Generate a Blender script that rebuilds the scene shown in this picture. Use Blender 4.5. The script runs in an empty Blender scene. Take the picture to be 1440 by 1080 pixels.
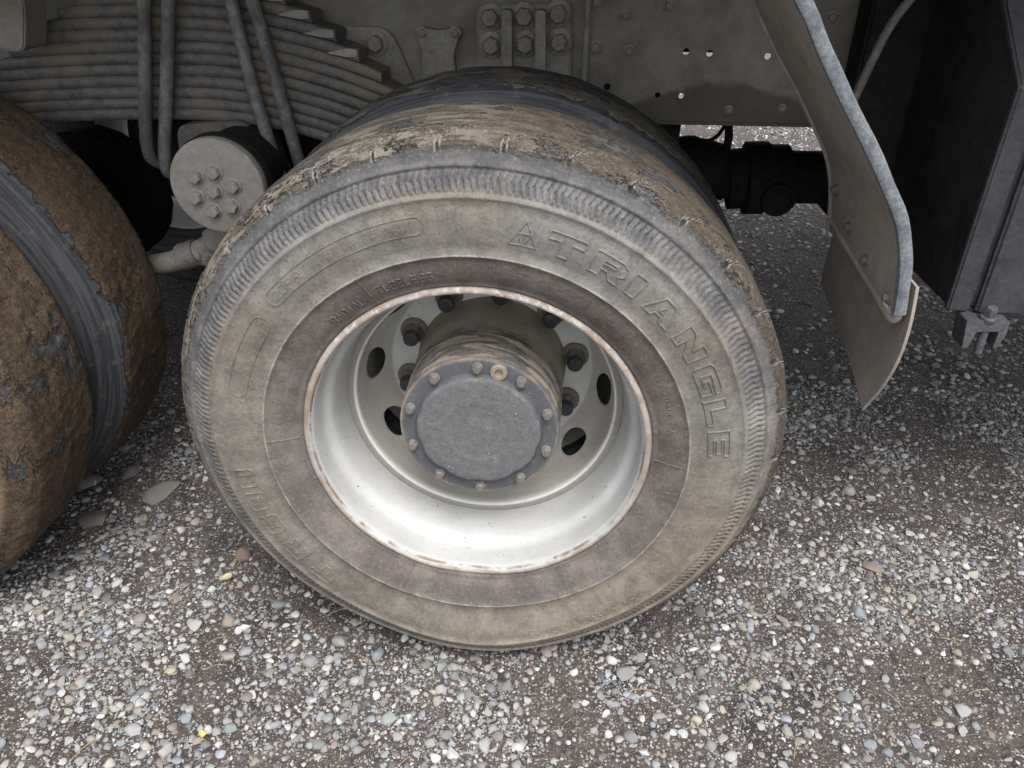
import bpy, bmesh, math, random
import numpy as np
from math import radians as rad, pi, sin, cos

S = bpy.context.scene
C = S.collection
random.seed(7)
RNG = np.random.default_rng(11)
AX = 0.52                       # axle height above the ground

# ------------------------------------------------------------------ camera, sky, sun, exposure
PITCH, YAW, ROLL = rad(31.28), rad(-4.27), rad(0.18)
cd = bpy.data.cameras.new('camera'); cam = bpy.data.objects.new('camera', cd); C.objects.link(cam)
cam.location = (0.1429, -1.0685, 0.7814 + AX)
cam.rotation_mode = 'XYZ'
from mathutils import Matrix, Vector
fw = Vector((sin(YAW)*cos(PITCH), cos(YAW)*cos(PITCH), -sin(PITCH)))
rt = Vector((cos(YAW), -sin(YAW), 0)); up = rt.cross(fw)
r2 = rt*cos(ROLL)+up*sin(ROLL); u2 = -rt*sin(ROLL)+up*cos(ROLL)
cam.rotation_euler = Matrix((r2, u2, -fw)).transposed().to_euler()
cd.sensor_fit = 'HORIZONTAL'; cd.sensor_width = 36; cd.lens = 36*1080/1440
cd.clip_start = 0.02; cd.clip_end = 500
S.camera = cam

SUN_EL, SUN_AZ = rad(62), rad(160)      # azimuth measured from +Y clockwise; a veiled sun high up, a little behind the camera
w = bpy.data.worlds.new('World'); S.world = w; w.use_nodes = True
nt = w.node_tree
sky = nt.nodes.new('ShaderNodeTexSky'); sky.sky_type = 'NISHITA'; sky.sun_disc = False
sky.sun_elevation = SUN_EL; sky.sun_rotation = SUN_AZ; sky.dust_density = 4; sky.air_density = 1.0; sky.ozone_density = 1.0
hs = nt.nodes.new('ShaderNodeHueSaturation'); hs.inputs['Saturation'].default_value = 0.28
bg = nt.nodes['Background']; bg.inputs['Strength'].default_value = 0.15
nt.links.new(sky.outputs[0], hs.inputs['Color']); nt.links.new(hs.outputs[0], bg.inputs['Color'])
sl = bpy.data.lights.new('sun', 'SUN'); sl.energy = 1.3; sl.angle = rad(32); sl.color = (1, .975, .94)
so = bpy.data.objects.new('sun', sl); C.objects.link(so); so.location = (0, -4, 6)
sd = Vector((sin(SUN_AZ)*cos(SUN_EL), cos(SUN_AZ)*cos(SUN_EL), sin(SUN_EL)))
so.rotation_euler = sd.to_track_quat('Z', 'Y').to_euler()
S.view_settings.view_transform = 'Standard'; S.view_settings.look = 'None'
S.view_settings.gamma = 1; S.view_settings.use_curve_mapping = False
S.view_settings.exposure = 1.0
S.render.engine = 'CYCLES'

# ------------------------------------------------------------------ small shader language
class MT:
    def __init__(s, name, rough=.8, metal=0.0, spec=.3):
        s.m = bpy.data.materials.new(name); s.m.use_nodes = True
        s.t = s.m.node_tree; s.b = s.t.nodes['Principled BSDF']
        s.b.inputs['Roughness'].default_value = rough; s.b.inputs['Metallic'].default_value = metal
        s.b.inputs['Specular IOR Level'].default_value = spec
        s.tc = s.t.nodes.new('ShaderNodeTexCoord'); s.P = s.tc.outputs['Object']
    def L(s, v, inp):
        if v is None: return
        if isinstance(v, (int, float)): inp.default_value = v
        elif isinstance(v, tuple): inp.default_value = (*v, 1) if (len(v) == 3 and inp.type == 'RGBA') else v
        else: s.t.links.new(v, inp)
    def scale(s, v, sc):
        n = s.t.nodes.new('ShaderNodeVectorMath'); n.operation = 'MULTIPLY'
        s.L(v, n.inputs[0]); n.inputs[1].default_value = sc; return n.outputs[0]
    def noise(s, sc, det=5, rough=.6, co=None, dist=0):
        n = s.t.nodes.new('ShaderNodeTexNoise'); s.L(co or s.P, n.inputs['Vector'])
        n.inputs['Scale'].default_value = sc; n.inputs['Detail'].default_value = det
        n.inputs['Roughness'].default_value = rough; n.inputs['Distortion'].default_value = dist
        return n.outputs['Fac']
    def vor(s, sc, co=None, feat='F1', out='Distance'):
        n = s.t.nodes.new('ShaderNodeTexVoronoi'); n.feature = feat; s.L(co or s.P, n.inputs['Vector'])
        n.inputs['Scale'].default_value = sc; return n.outputs[out]
    def ramp(s, v, a, b, lo=0.0, hi=1.0):
        n = s.t.nodes.new('ShaderNodeMapRange'); n.interpolation_type = 'SMOOTHSTEP'
        s.L(v, n.inputs['Value']); n.inputs['From Min'].default_value = a; n.inputs['From Max'].default_value = b
        n.inputs['To Min'].default_value = lo; n.inputs['To Max'].default_value = hi; return n.outputs[0]
    def ma(s, op, a, b=None):
        n = s.t.nodes.new('ShaderNodeMath'); n.operation = op; s.L(a, n.inputs[0]); s.L(b, n.inputs[1]); return n.outputs[0]
    def mix(s, f, a, b):
        n = s.t.nodes.new('ShaderNodeMix'); n.data_type = 'RGBA'; s.L(f, n.inputs['Factor']); s.L(a, n.inputs['A']); s.L(b, n.inputs['B']); return n.outputs['Result']
    def sep(s, v=None):
        n = s.t.nodes.new('ShaderNodeSeparateXYZ'); s.L(v or s.P, n.inputs[0]); return n.outputs
    def comb(s, x, y, z):
        n = s.t.nodes.new('ShaderNodeCombineXYZ'); s.L(x, n.inputs[0]); s.L(y, n.inputs[1]); s.L(z, n.inputs[2]); return n.outputs[0]
    def bump(s, h, dist, strength=1.0):
        n = s.t.nodes.new('ShaderNodeBump'); n.inputs['Distance'].default_value = dist; n.inputs['Strength'].default_value = strength
        s.L(h, n.inputs['Height']); prev = s.b.inputs['Normal']
        if prev.is_linked: s.L(prev.links[0].from_socket, n.inputs['Normal'])
        s.L(n.outputs[0], prev)
    def col(s, c): s.L(c, s.b.inputs['Base Color'])
    def rough(s, c): s.L(c, s.b.inputs['Roughness'])
    def polar(s):
        x, y, z = s.sep()
        r = s.ma('SQRT', s.ma('ADD', s.ma('MULTIPLY', x, x), s.ma('MULTIPLY', z, z)))
        return x, y, z, r, s.ma('ARCTAN2', z, x)

# ------------------------------------------------------------------ materials
def tyre_material(name, mud, mudcol, drycol, sidemud, clean_y=None, hooks=False):
    M = MT(name, .85, 0, .25)
    x, y, z, r, th = M.polar()
    n1 = M.noise(7, 6, .65); n2 = M.noise(30, 5, .7); n3 = M.noise(190, 3, .7); n4 = M.noise(3, 3, .5)
    streak = M.noise(1, 5, .75, M.comb(M.ma('MULTIPLY', th, 8.0), M.ma('MULTIPLY', r, 60.0), M.ma('MULTIPLY', y, 60.0)))
    rad_st = M.noise(1, 4, .7, M.comb(M.ma('MULTIPLY', th, 60.0), M.ma('MULTIPLY', r, 9.0), 0.0))
    rubber = M.mix(M.ramp(n2, .3, .7), (.020, .022, .027), (.040, .043, .050))
    # dust coat on the sidewall
    dust = M.mix(M.ramp(n1, .3, .7), (.158, .138, .117), (.210, .187, .160))
    dust = M.mix(M.ramp(M.ma('ADD', n4, M.ma('MULTIPLY', z, .25)), .47, .66, 0, .6), dust, (.205, .205, .197))
    dust = M.mix(M.ramp(M.ma('ADD', M.ma('MULTIPLY', x, .6), M.ma('MULTIPLY', z, -.7)), .18, .42, 0, .8), dust, M.mix(n1, (.21, .175, .132), (.28, .238, .184)))
    bead = M.mix(M.ramp(n1, .35, .7), (.122, .104, .093), (.185, .162, .146))
    zone = M.ramp(M.ma('ADD', r, M.ma('MULTIPLY', n2, .004)), .360, .364)
    side = M.mix(zone, bead, dust)
    line = M.ma('MULTIPLY', M.ramp(r, .3585, .3598), M.ramp(r, .3628, .3615))
    side = M.mix(M.ma('MULTIPLY', line, M.ramp(n2, .3, .6, .2, .8)), side, (.33, .30, .265))
    smud = M.noise(11, 5, .7, dist=.8)
    side = M.mix(M.ramp(smud, .54, .66, 0, .45), side, (.115, .094, .078))
    # rubbed shoulder, blue grey where the coat is worn off
    sh = M.ma('MULTIPLY', M.ramp(r, .452, .463), M.ramp(M.ma('ADD', n1, M.ma('MULTIPLY', z, -.5)), .62, .28, .15, 1))
    shc = M.mix(M.ramp(n2, .35, .65), (.075, .077, .083), (.135, .134, .133))
    shc = M.mix(M.ramp(r, .488, .496, 0, .85), shc, M.mix(n2, (.046, .048, .054), (.085, .087, .092)))
    side = M.mix(M.ma('MULTIPLY', sh, .85), side, shc)
    thin = M.ma('MULTIPLY', M.ramp(n2, .62, .40), M.ramp(rad_st, .62, .38, .65, 1))
    side = M.mix(M.ma('MULTIPLY', thin, .34), side, rubber)
    side = M.mix(M.ma('MULTIPLY', M.ramp(n3, .56, .72), .3), side, (.38, .35, .31))
    side = M.mix(M.ma('MULTIPLY', M.ramp(n3, .44, .30), .45), side, (.05, .045, .045))
    if sidemud:
        side = M.mix(M.ramp(n1, .41, .46), rubber, M.mix(M.ramp(n2, .35, .65), mudcol, drycol))
    # tread
    m0 = M.ma('ADD', M.ma('ADD', n1, M.ma('MULTIPLY', M.ma('SUBTRACT', streak, .5), .55)), M.ma('MULTIPLY', M.ma('SUBTRACT', n2, .5), .12))
    mudmask = M.ramp(m0, .52-mud, .57-mud)
    gran = M.noise(110, 4, .85)
    mudc = M.mix(M.ramp(n2, .3, .7), mudcol, tuple(.6*v for v in mudcol))
    mudc = M.mix(M.ma('MULTIPLY', M.ramp(gran, .53, .64), .5), mudc, drycol)
    mudc = M.mix(M.ma('MULTIPLY', M.ramp(gran, .46, .36), .6), mudc, (.03, .025, .022))
    pal = M.ma('MULTIPLY', M.ramp(streak, .50, .60), .05) if sidemud else M.ma('MULTIPLY', M.ramp(M.ma('ADD', streak, M.ma('MULTIPLY', M.ma('SUBTRACT', n2, .5), .35)), .48, .58), M.ramp(M.ma('ADD', x, M.ma('MULTIPLY', n1, .3)), .34, .05, .12, .75))
    mudc = M.mix(pal, mudc, M.mix(n2, (.17, .156, .136), (.27, .252, .222)))
    tread = M.mix(mudmask, M.mix(M.ramp(streak, .4, .6), rubber, (.10, .10, .105)), mudc)
    crust = M.ma('MULTIPLY', M.ramp(m0, .50-mud, .53-mud), M.ramp(m0, .60-mud, .56-mud))
    tread = M.mix(M.ma('MULTIPLY', crust, .6), tread, drycol)
    edge = M.ma('ADD', r, M.ma('MULTIPLY', M.ma('SUBTRACT', n2, .5), .03))
    tread = M.mix(M.ma('MULTIPLY', M.ramp(n3, .56, .7), .3), tread, (.36, .33, .29))
    c = M.mix(M.ramp(edge, .503, .511), side, tread)
    if hooks:
        cy_ = M.ma('MINIMUM', M.ma('MAXIMUM', M.ma('SUBTRACT', y, .02), 0.0), .2)
        sv = M.ma('MULTIPLY', M.ma('ADD', th, M.ma('MULTIPLY', M.ma('MULTIPLY', cy_, 2.4), M.ma('ADD', 1.0, M.ma('MULTIPLY', cy_, 8.0)))), 34/(2*pi))
        hd = M.ma('ABSOLUTE', M.ma('SUBTRACT', M.ma('FRACT', M.ma('ADD', M.ma('ADD', sv, 50.5), M.ma('MULTIPLY', n2, .05))), .5))
        hm = M.ma('MULTIPLY', M.ramp(y, .008, .014), M.ramp(M.ma('ADD', y, M.ma('MULTIPLY', n1, .05)), .095, .08))
        c = M.mix(M.ma('MULTIPLY', M.ma('MULTIPLY', M.ramp(hd, .075, .05), hm), .7), c, (.27, .25, .22))
        c = M.mix(M.ma('MULTIPLY', M.ramp(hd, .036, .026), hm), c, (.05, .048, .047))
    if clean_y is not None:
        cl = M.ramp(M.ma('ADD', M.ma('ADD', y, M.ma('MULTIPLY', M.ma('SUBTRACT', n1, .5), .05)), M.ma('MULTIPLY', M.ma('SUBTRACT', n2, .5), .05)), clean_y+.003, clean_y-.003)
        wornc = M.mix(M.ramp(M.noise(1, 3, .6, M.comb(M.ma('MULTIPLY', th, 2.0), M.ma('MULTIPLY', r, 110.0), M.ma('MULTIPLY', y, 110.0))), .42, .6), (.032, .035, .041), (.070, .073, .080))
        wornc = M.mix(M.ma('MULTIPLY', M.ramp(n2, .55, .7), .5), wornc, (.15, .14, .125))
        c = M.mix(cl, c, wornc); mudmask = M.ma('MULTIPLY', mudmask, M.ma('SUBTRACT', 1.0, cl))
    if sidemud: M.bump(M.noise(55, 5, .85), .0035, .8)
    M.bump(M.ma('MULTIPLY', gran, M.ma('MULTIPLY', mudmask, M.ramp(edge, .490, .511))), .005, .9)
    M.col(c)
    M.rough(M.ramp(n1, .3, .7, .75, .95))
    M.bump(n3, .0012, .8); M.bump(n2, .0025, .6)
    M.bump(M.ma('MULTIPLY', mudmask, M.ramp(edge, .503, .511)), .004, .7)
    return M.m

MUD = (.105, .068, .040); DRY = (.30, .235, .165)
m_tyre = tyre_material('dusty_rubber', .11, (.082, .064, .048), (.22, .185, .145), False, None, True)
m_tyre_in = tyre_material('worn_rubber', .07, (.12, .104, .085), (.24, .215, .185), False, .374)
m_tyre_mud = tyre_material('muddy_rubber', .105, (.118, .081, .051), (.20, .145, .095), True)
m_tyre_mud_in = tyre_material('muddy_inner_rubber', .14, (.118, .081, .051), (.20, .145, .095), True, .370)

def paint(name, c1, c2, rough=.5, grime=(.2, .17, .13), gamt=.5, sc=8, bumpd=.0008, metal=0.0, spec=.4, rust=0.0, fine=160):
    M = MT(name, rough, metal, spec)
    n1 = M.noise(sc, 6, .65); n2 = M.noise(sc*6, 5, .7); n3 = M.noise(fine, 3, .7)
    c = M.mix(M.ramp(n2, .35, .65), c1, c2)
    c = M.mix(M.ma('MULTIPLY', M.ramp(n1, .42, .66), gamt), c, grime)
    c = M.mix(M.ma('MULTIPLY', M.ramp(n3, .56, .74), .35), c, tuple(min(1, 1.6*v+.04) for v in c2))
    c = M.mix(M.ma('MULTIPLY', M.ramp(n3, .42, .28), .4), c, tuple(.45*v for v in c1))
    if rust:
        c = M.mix(M.ramp(M.noise(sc*3, 8, .75, dist=.6), .68-rust, .72-rust), c, (.17, .075, .035))
    M.col(c); M.rough(M.ramp(n1, .3, .7, rough-.08, min(1, rough+.15)))
    M.bump(n3, bumpd, .7); M.bump(n2, bumpd*2, .4)
    return M.m

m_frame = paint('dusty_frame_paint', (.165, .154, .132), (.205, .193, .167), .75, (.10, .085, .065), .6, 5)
_t = m_frame.node_tree; _M = MT.__new__(MT); _M.m = m_frame; _M.t = _t; _M.b = _t.nodes['Principled BSDF']; _M.tc = _t.nodes.new('ShaderNodeTexCoord'); _M.P = _M.tc.outputs['Object']
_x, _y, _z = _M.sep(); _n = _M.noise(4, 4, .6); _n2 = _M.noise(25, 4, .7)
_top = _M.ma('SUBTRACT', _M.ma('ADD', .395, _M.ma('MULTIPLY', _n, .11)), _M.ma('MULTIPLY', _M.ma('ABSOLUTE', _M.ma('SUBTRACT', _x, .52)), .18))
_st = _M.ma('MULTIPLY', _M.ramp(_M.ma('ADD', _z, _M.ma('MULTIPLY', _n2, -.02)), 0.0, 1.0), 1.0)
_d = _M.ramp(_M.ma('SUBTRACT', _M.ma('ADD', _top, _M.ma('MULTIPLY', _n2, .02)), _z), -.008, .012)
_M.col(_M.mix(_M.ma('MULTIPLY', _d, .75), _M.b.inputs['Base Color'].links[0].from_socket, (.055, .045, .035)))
m_bracket = paint('dusty_bracket_paint', (.185, .178, .157), (.245, .233, .206), .75, (.11, .095, .075), .45, 9)
m_bolt = paint('dusty_bolt_steel', (.17, .165, .155), (.25, .24, .22), .6, (.14, .105, .08), .5, 25, metal=.2)
m_leaf = paint('spring_steel', (.064, .067, .070), (.115, .114, .107), .55, (.165, .13, .095), .85, 9, metal=.1, rust=.035)
m_leafend = paint('spring_steel_ground_end', (.20, .20, .18), (.27, .265, .24), .65, (.16, .14, .11), .5, 14)
m_ubolt = paint('u_bolt_steel', (.10, .105, .11), (.19, .19, .185), .6, (.062, .062, .060), .8, 9, metal=.1)
m_cap = paint('dusty_cap_paint', (.215, .21, .195), (.27, .262, .245), .75, (.22, .175, .14), .55, 7)
m_black = paint('black_underbody', (.012, .0125, .013), (.02, .02, .02), .9, (.03, .026, .022), .6, 8, spec=.12)
m_guard = paint('dusty_guard_paint', (.33, .295, .252), (.39, .35, .30), .8, (.24, .205, .17), .6, 5)
m_edge = paint('guard_edge_paint', (.14, .158, .176), (.23, .25, .267), .7, (.095, .11, .13), .9, 30)
m_flap = paint('dusty_flap_rubber', (.23, .205, .175), (.275, .245, .21), .85, (.14, .128, .115), .5, 4)
m_box = paint('black_box_paint', (.014, .0145, .017), (.026, .027, .031), .55, (.04, .04, .042), .65, 6, rust=0, fine=110, spec=.2)
m_boxface = paint('dusty_box_paint', (.026, .0275, .033), (.043, .045, .052), .6, (.07, .07, .075), .5, 7, fine=120)
m_bed = paint('cargo_body_paint', (.10, .095, .085), (.14, .13, .115), .8, (.08, .07, .06), .5, 2)
m_clamp = paint('clamp_steel', (.075, .08, .09), (.14, .145, .155), .5, (.05, .05, .05), .5, 30, metal=.3)
m_hose = paint('grey_hose', (.10, .10, .10), (.17, .165, .16), .7, (.12, .11, .10), .5, 20)
m_nut = paint('black_stud_cap', (.022, .026, .032), (.04, .045, .052), .4, (.09, .085, .08), .35, 30)
m_washer = paint('rusty_nut_steel', (.16, .14, .12), (.22, .195, .165), .7, (.12, .08, .055), .6, 30, rust=.06)

def rim_material():
    M = MT('rim_paint', .5, 0, .35)
    x, y, z, r, th = M.polar()
    n1 = M.noise(9, 6, .65); n2 = M.noise(45, 5, .7); n3 = M.noise(150, 3, .7)
    c = M.mix(M.ramp(n1, .3, .7), (.37, .372, .365), (.44, .442, .435))
    c = M.mix(M.ramp(n2, .55, .80, 0, .4), c, (.27, .25, .22))
    c = M.mix(M.ramp(M.noise(240, 2, .6), .66, .72, 0, .6), c, (.15, .13, .115))
    c = M.mix(M.ramp(y, .11, .19, 0, .75), c, M.mix(n1, (.30, .285, .255), (.38, .365, .335)))
    c = M.mix(M.ramp(M.noise(130, 2, .5), .73, .745), c, (.10, .08, .07))
    # dirt line behind the lip
    c = M.mix(M.ma('MULTIPLY', M.ma('MULTIPLY', M.ramp(r, .2862, .288), M.ramp(r, .2905, .289)), M.ramp(M.noise(20, 5, .7), .45, .6)), c, (.20, .155, .12))
    lipn = M.noise(70, 6, .75)
    lip = M.mix(M.ramp(M.noise(16, 5, .7), .35, .65), (.26, .195, .155), (.38, .33, .29))
    lip = M.mix(M.ma('MULTIPLY', M.ramp(M.ma('ADD', lipn, M.ma('MULTIPLY', M.ma('ABSOLUTE', z), .45)), .61, .72), .75), lip, (.55, .53, .50))
    lip = M.mix(M.ramp(n3, .60, .78, 0, .5), lip, (.16, .10, .07))
    c = M.mix(M.ramp(M.ma('ADD', r, M.ma('MULTIPLY', M.ma('SUBTRACT', n2, .5), .006)), .2895, .2912), c, M.mix(M.ramp(z, -.08, .08), M.mix(M.ramp(M.noise(14, 6, .75), .38, .6), (.25, .205, .165), (.36, .335, .30)), lip))
    M.col(c); M.rough(M.ramp(r, .286, .291, .55, .75)); M.bump(n3, .0004, .6)
    M.bump(M.ma('MULTIPLY', lipn, M.ramp(r, .287, .291)), .0015, .7)
    return M.m
m_rim = rim_material()

def disc_material():
    M = MT('wheel_disc_paint', .6, 0, .35)
    x, y, z, r, th = M.polar()
    n1 = M.noise(9, 6, .65); n2 = M.noise(40, 5, .7); n3 = M.noise(170, 3, .7)
    c = M.mix(M.ramp(n1, .3, .7), (.42, .405, .365), (.50, .485, .445))
    pad = M.ramp(M.ma('ADD', r, M.ma('MULTIPLY', n2, .004)), .209, .204)
    c = M.mix(pad, c, M.mix(M.ramp(n1, .35, .65), (.53, .54, .515), (.62, .63, .60)))
    c = M.mix(M.ramp(y, .160, .146), c, M.mix(M.ramp(r, .2455, .249), (.60, .60, .58), M.mix(M.ramp(n1, .58, .68), (.25, .24, .218), (.22, .16, .12))))  # lit ring edge and shaded step face put into the colour, plus rust spots
    c = M.mix(M.ramp(n2, .58, .74, 0, .5), c, (.20, .155, .115))
    c = M.mix(M.ma('MULTIPLY', M.ramp(n3, .55, .7), .3), c, (.5, .48, .44))
    M.col(c); M.bump(n3, .0005, .6); M.bump(n2, .001, .4)
    return M.m
m_disc = disc_material()

def hub_material():
    M = MT('hub_casting', .75, 0, .3)
    x, y, z, r, th = M.polar()
    st = M.noise(1, 6, .75, M.comb(M.ma('MULTIPLY', th, 2.2), M.ma('MULTIPLY', y, 95.0), 0.0))
    st2 = M.noise(1, 6, .8, M.comb(M.ma('MULTIPLY', th, 6.0), M.ma('MULTIPLY', y, 160.0), 4.0))
    n1 = M.noise(14, 6, .7); n3 = M.noise(170, 3, .7)
    c = M.mix(M.ramp(n1, .3, .7), (.28, .25, .205), (.37, .335, .28))
    dk = M.ma('MULTIPLY', M.ramp(M.ma('ADD', st, M.ma('MULTIPLY', M.ma('SUBTRACT', n1, .5), .6)), .46, .54), M.ramp(y, .20, .15))
    c = M.mix(M.ma('MULTIPLY', dk, .8), c, (.055, .057, .062))
    c = M.mix(M.ma('MULTIPLY', M.ramp(st2, .55, .62), M.ramp(y, .17, .10, 0, .9)), c, (.24, .135, .085))
    c = M.mix(M.ma('MULTIPLY', M.ramp(n3, .55, .7), .3), c, (.28, .24, .20))
    M.col(c); M.bump(st2, .0015, .5); M.bump(n3, .0008, .7)
    return M.m
m_hub = hub_material()

def cover_material():
    M = MT('hub_cover_paint', .75, 0, .3)
    x, y, z, r, th = M.polar()
    n1 = M.noise(22, 6, .7); n2 = M.noise(75, 5, .75); n3 = M.noise(230, 3, .8)
    c = M.mix(M.ramp(n2, .3, .7), (.105, .106, .112), (.145, .146, .150))
    c = M.mix(M.ramp(n3, .50, .70, 0, .4), c, (.21, .208, .208))
    c = M.mix(M.ramp(n3, .46, .32, 0, .45), c, (.055, .057, .064))
    c = M.mix(M.ramp(M.noise(260, 1, .3), .76, .80), c, (.5, .48, .45))
    ring = M.ma('MULTIPLY', M.ramp(r, .108, .113), M.ramp(r, .142, .135))
    c = M.mix(M.ma('MULTIPLY', ring, .55), c, (.06, .064, .076))
    c = M.mix(M.ma('MULTIPLY', M.ramp(r, .138, .1405), M.ramp(n1, .4, .6)), c, (.26, .20, .16))
    c = M.mix(M.ma('MULTIPLY', M.ramp(n1, .56, .68), .4), c, (.27, .26, .25))
    M.col(c); M.bump(n3, .0012, .8); M.bump(n2, .002, .5)
    return M.m
m_cover = cover_material()

def stone_colour(M, base):
    n = M.noise(55, 5, .7); n3 = M.noise(300, 3, .7)
    c = M.mix(M.ramp(n, .35, .68, 0, .45), base, (.12, .105, .09))
    c = M.mix(M.ramp(n3, .58, .72, 0, .35), c, (.55, .54, .52))
    M.col(c); M.bump(n, .002, .5); M.bump(n3, .0008, .5)
M_ = MT('gravel_stone', .8, 0, .3); a = M_.t.nodes.new('ShaderNodeAttribute'); a.attribute_name = 'tint'
stone_colour(M_, a.outputs['Color']); m_gravel = M_.m
M_ = MT('single_stone', .8, 0, .3); a = M_.t.nodes.new('ShaderNodeObjectInfo')
stone_colour(M_, a.outputs['Color']); m_stone = M_.m

def dirt_material():
    M = MT('dirt_with_grit', .92, 0, .2)
    n0 = M.noise(1.7, 5, .6); n1 = M.noise(9, 6, .7); n2 = M.noise(60, 6, .75)
    v = M.vor(150, out='Color'); d = M.vor(150); v2 = M.vor(330, out='Color'); d2 = M.vor(330)
    c = M.mix(M.ramp(n1, .3, .7), (.050, .040, .035), (.095, .076, .066))
    c = M.mix(M.ramp(n0, .4, .65, 0, .7), c, (.108, .087, .075))
    c = M.mix(M.ramp(M.noise(5, 4, .6, dist=.5), .54, .64, 0, .75), c, (.034, .029, .028))
    c = M.mix(M.ramp(n2, .58, .40, 0, .7), c, (.032, .027, .026))
    g = M.sep(v); g2 = M.sep(v2)
    k2 = M.ma('MULTIPLY', M.ramp(g2[0], .60, .70), M.ramp(d2, .5, .35))
    c = M.mix(k2, c, M.mix(g2[1], (.11, .105, .10), (.33, .32, .31)))
    k = M.ma('MULTIPLY', M.ramp(g[0], .62, .70), M.ramp(d, .48, .38))
    c = M.mix(k, c, M.mix(g[1], (.13, .125, .125), (.40, .395, .39)))
    # beyond the modelled gravel the pieces merge
    x, y, z = M.sep()
    fs = M.vor(45, out='Color'); fg = M.sep(fs); fd = M.vor(45)
    far = M.mix(M.ramp(fd, .2, .5), M.mix(fg[0], (.20, .195, .19), (.46, .45, .44)), (.10, .09, .085))
    c = M.mix(M.ramp(y, 5.0, 7.0), c, far)
    M.col(c)
    M.bump(n2, .004, .8); M.bump(M.ma('MULTIPLY', k, M.ramp(d, .5, 0)), .004, 1); M.bump(M.ma('MULTIPLY', k2, M.ramp(d2, .5, 0)), .002, 1)
    return M.m
m_dirt = dirt_material()

# ------------------------------------------------------------------ mesh helpers
WORLD = {}                                              # object name -> world origin
def put(o, parent, loc):
    loc = Vector(loc); WORLD[o.name] = loc
    if parent:
        o.parent = parent; o.location = loc - WORLD[parent.name]
    else: o.location = loc
    return o
def empty(name, loc, parent=None):
    o = bpy.data.objects.new(name, None); o.empty_display_size = .1; C.objects.link(o); return put(o, parent, loc)
def mesh(name, V, Fc, mat, smooth=True):
    me = bpy.data.meshes.new(name); me.from_pydata([tuple(map(float, v)) for v in V], [], Fc)
    mats = mat if isinstance(mat, (list, tuple)) else [mat]
    for m in mats: me.materials.append(m)
    if smooth: me.shade_smooth()
    me.update(); return me
def obj(name, me, parent, loc=(0, 0, AX), rot=None, label=None):
    o = bpy.data.objects.new(name, me); C.objects.link(o); put(o, parent, loc)
    if rot is not None: o.rotation_euler = rot
    if label: o['label'] = label
    return o
def sharp(me, ang=35):
    me.set_sharp_from_angle(angle=rad(ang)); return me
def from_bm(name, bm, mat, ang=35):
    bmesh.ops.recalc_face_normals(bm, faces=bm.faces[:])
    me = bpy.data.meshes.new(name); bm.to_mesh(me); bm.free()
    me.materials.append(mat); me.shade_smooth(); me.set_sharp_from_angle(angle=rad(ang)); return me
def lathe(prof, n, disp=None, cap_end=False):
    """profile of (y, R) turned about the y axis; disp(Y, R, TH) -> Y, R"""
    p = np.array(prof, float); th = np.linspace(0, 2*pi, n, endpoint=False)
    Y = np.repeat(p[:, 0][:, None], n, 1); R = np.repeat(p[:, 1][:, None], n, 1); T = np.repeat(th[None], len(p), 0)
    if disp: Y, R = disp(Y, R, T)
    V = np.stack([R*np.cos(T), Y, R*np.sin(T)], -1).reshape(-1, 3)
    i = np.arange(len(p)-1)[:, None]*n; j = np.arange(n)[None]; k = (j+1) % n
    F = np.stack([i+j, i+k, i+n+k, i+n+j], -1).reshape(-1, 4).tolist()
    if cap_end: F.append(list(range((len(p)-1)*n, len(p)*n)))
    return V, F
def hashn(ix, iy, iz, seed):
    h = (ix*374761393 + iy*668265263 + iz*2147483647 + seed*974634777) & 0xffffffff
    h = ((h ^ (h >> 13))*1274126177) & 0xffffffff
    return ((h ^ (h >> 16)) & 0xffff)/65535.0
def vnoise(P, sc, seed=0, octv=3):
    P = np.asarray(P, float)*sc; out = np.zeros(P.shape[:-1]); amp = 1; tot = 0
    for o in range(octv):
        f = np.floor(P).astype(np.int64); t = P-f; t = t*t*(3-2*t); v = 0
        for dx in (0, 1):
            for dy in (0, 1):
                for dz in (0, 1):
                    wgt = (t[..., 0] if dx else 1-t[..., 0])*(t[..., 1] if dy else 1-t[..., 1])*(t[..., 2] if dz else 1-t[..., 2])
                    v = v + wgt*hashn(f[..., 0]+dx, f[..., 1]+dy, f[..., 2]+dz, seed+o)
        out += amp*(v-.5); tot += amp; amp *= .5; P = P*2.03+7.1
    return out/tot*2
def tube_bm(bm, path, r, n=10, caps=True):
    path = [Vector(p) for p in path]; rs = r if isinstance(r, (list, tuple)) else [r]*len(path)
    rings = []; ref = None
    for i, p in enumerate(path):
        t = (path[min(i+1, len(path)-1)]-path[max(i-1, 0)]).normalized()
        if ref is None: ref = t.orthogonal().normalized()
        ref = (ref - t*ref.dot(t)).normalized(); b = t.cross(ref)
        rings.append([bm.verts.new(p+(ref*cos(2*pi*k/n)+b*sin(2*pi*k/n))*rs[i]) for k in range(n)])
    for a_, b_ in zip(rings, rings[1:]):
        for k in range(n): bm.faces.new((a_[k], a_[(k+1) % n], b_[(k+1) % n], b_[k]))
    if caps: bm.faces.new(rings[0][::-1]); bm.faces.new(rings[-1])
def smooth_path(pts, per=6):
    pts = [Vector(p) for p in pts]; out = []
    q = [pts[0]*2-pts[1]]+pts+[pts[-1]*2-pts[-2]]
    for i in range(1, len(q)-2):
        for k in range(per):
            t = k/per; a_, b_, c_, d_ = q[i-1:i+3]
            out.append(.5*((2*b_)+(c_-a_)*t+(2*a_-5*b_+4*c_-d_)*t*t+(3*b_-a_-3*c_+d_)*t**3))
    out.append(pts[-1]); return out
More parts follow.
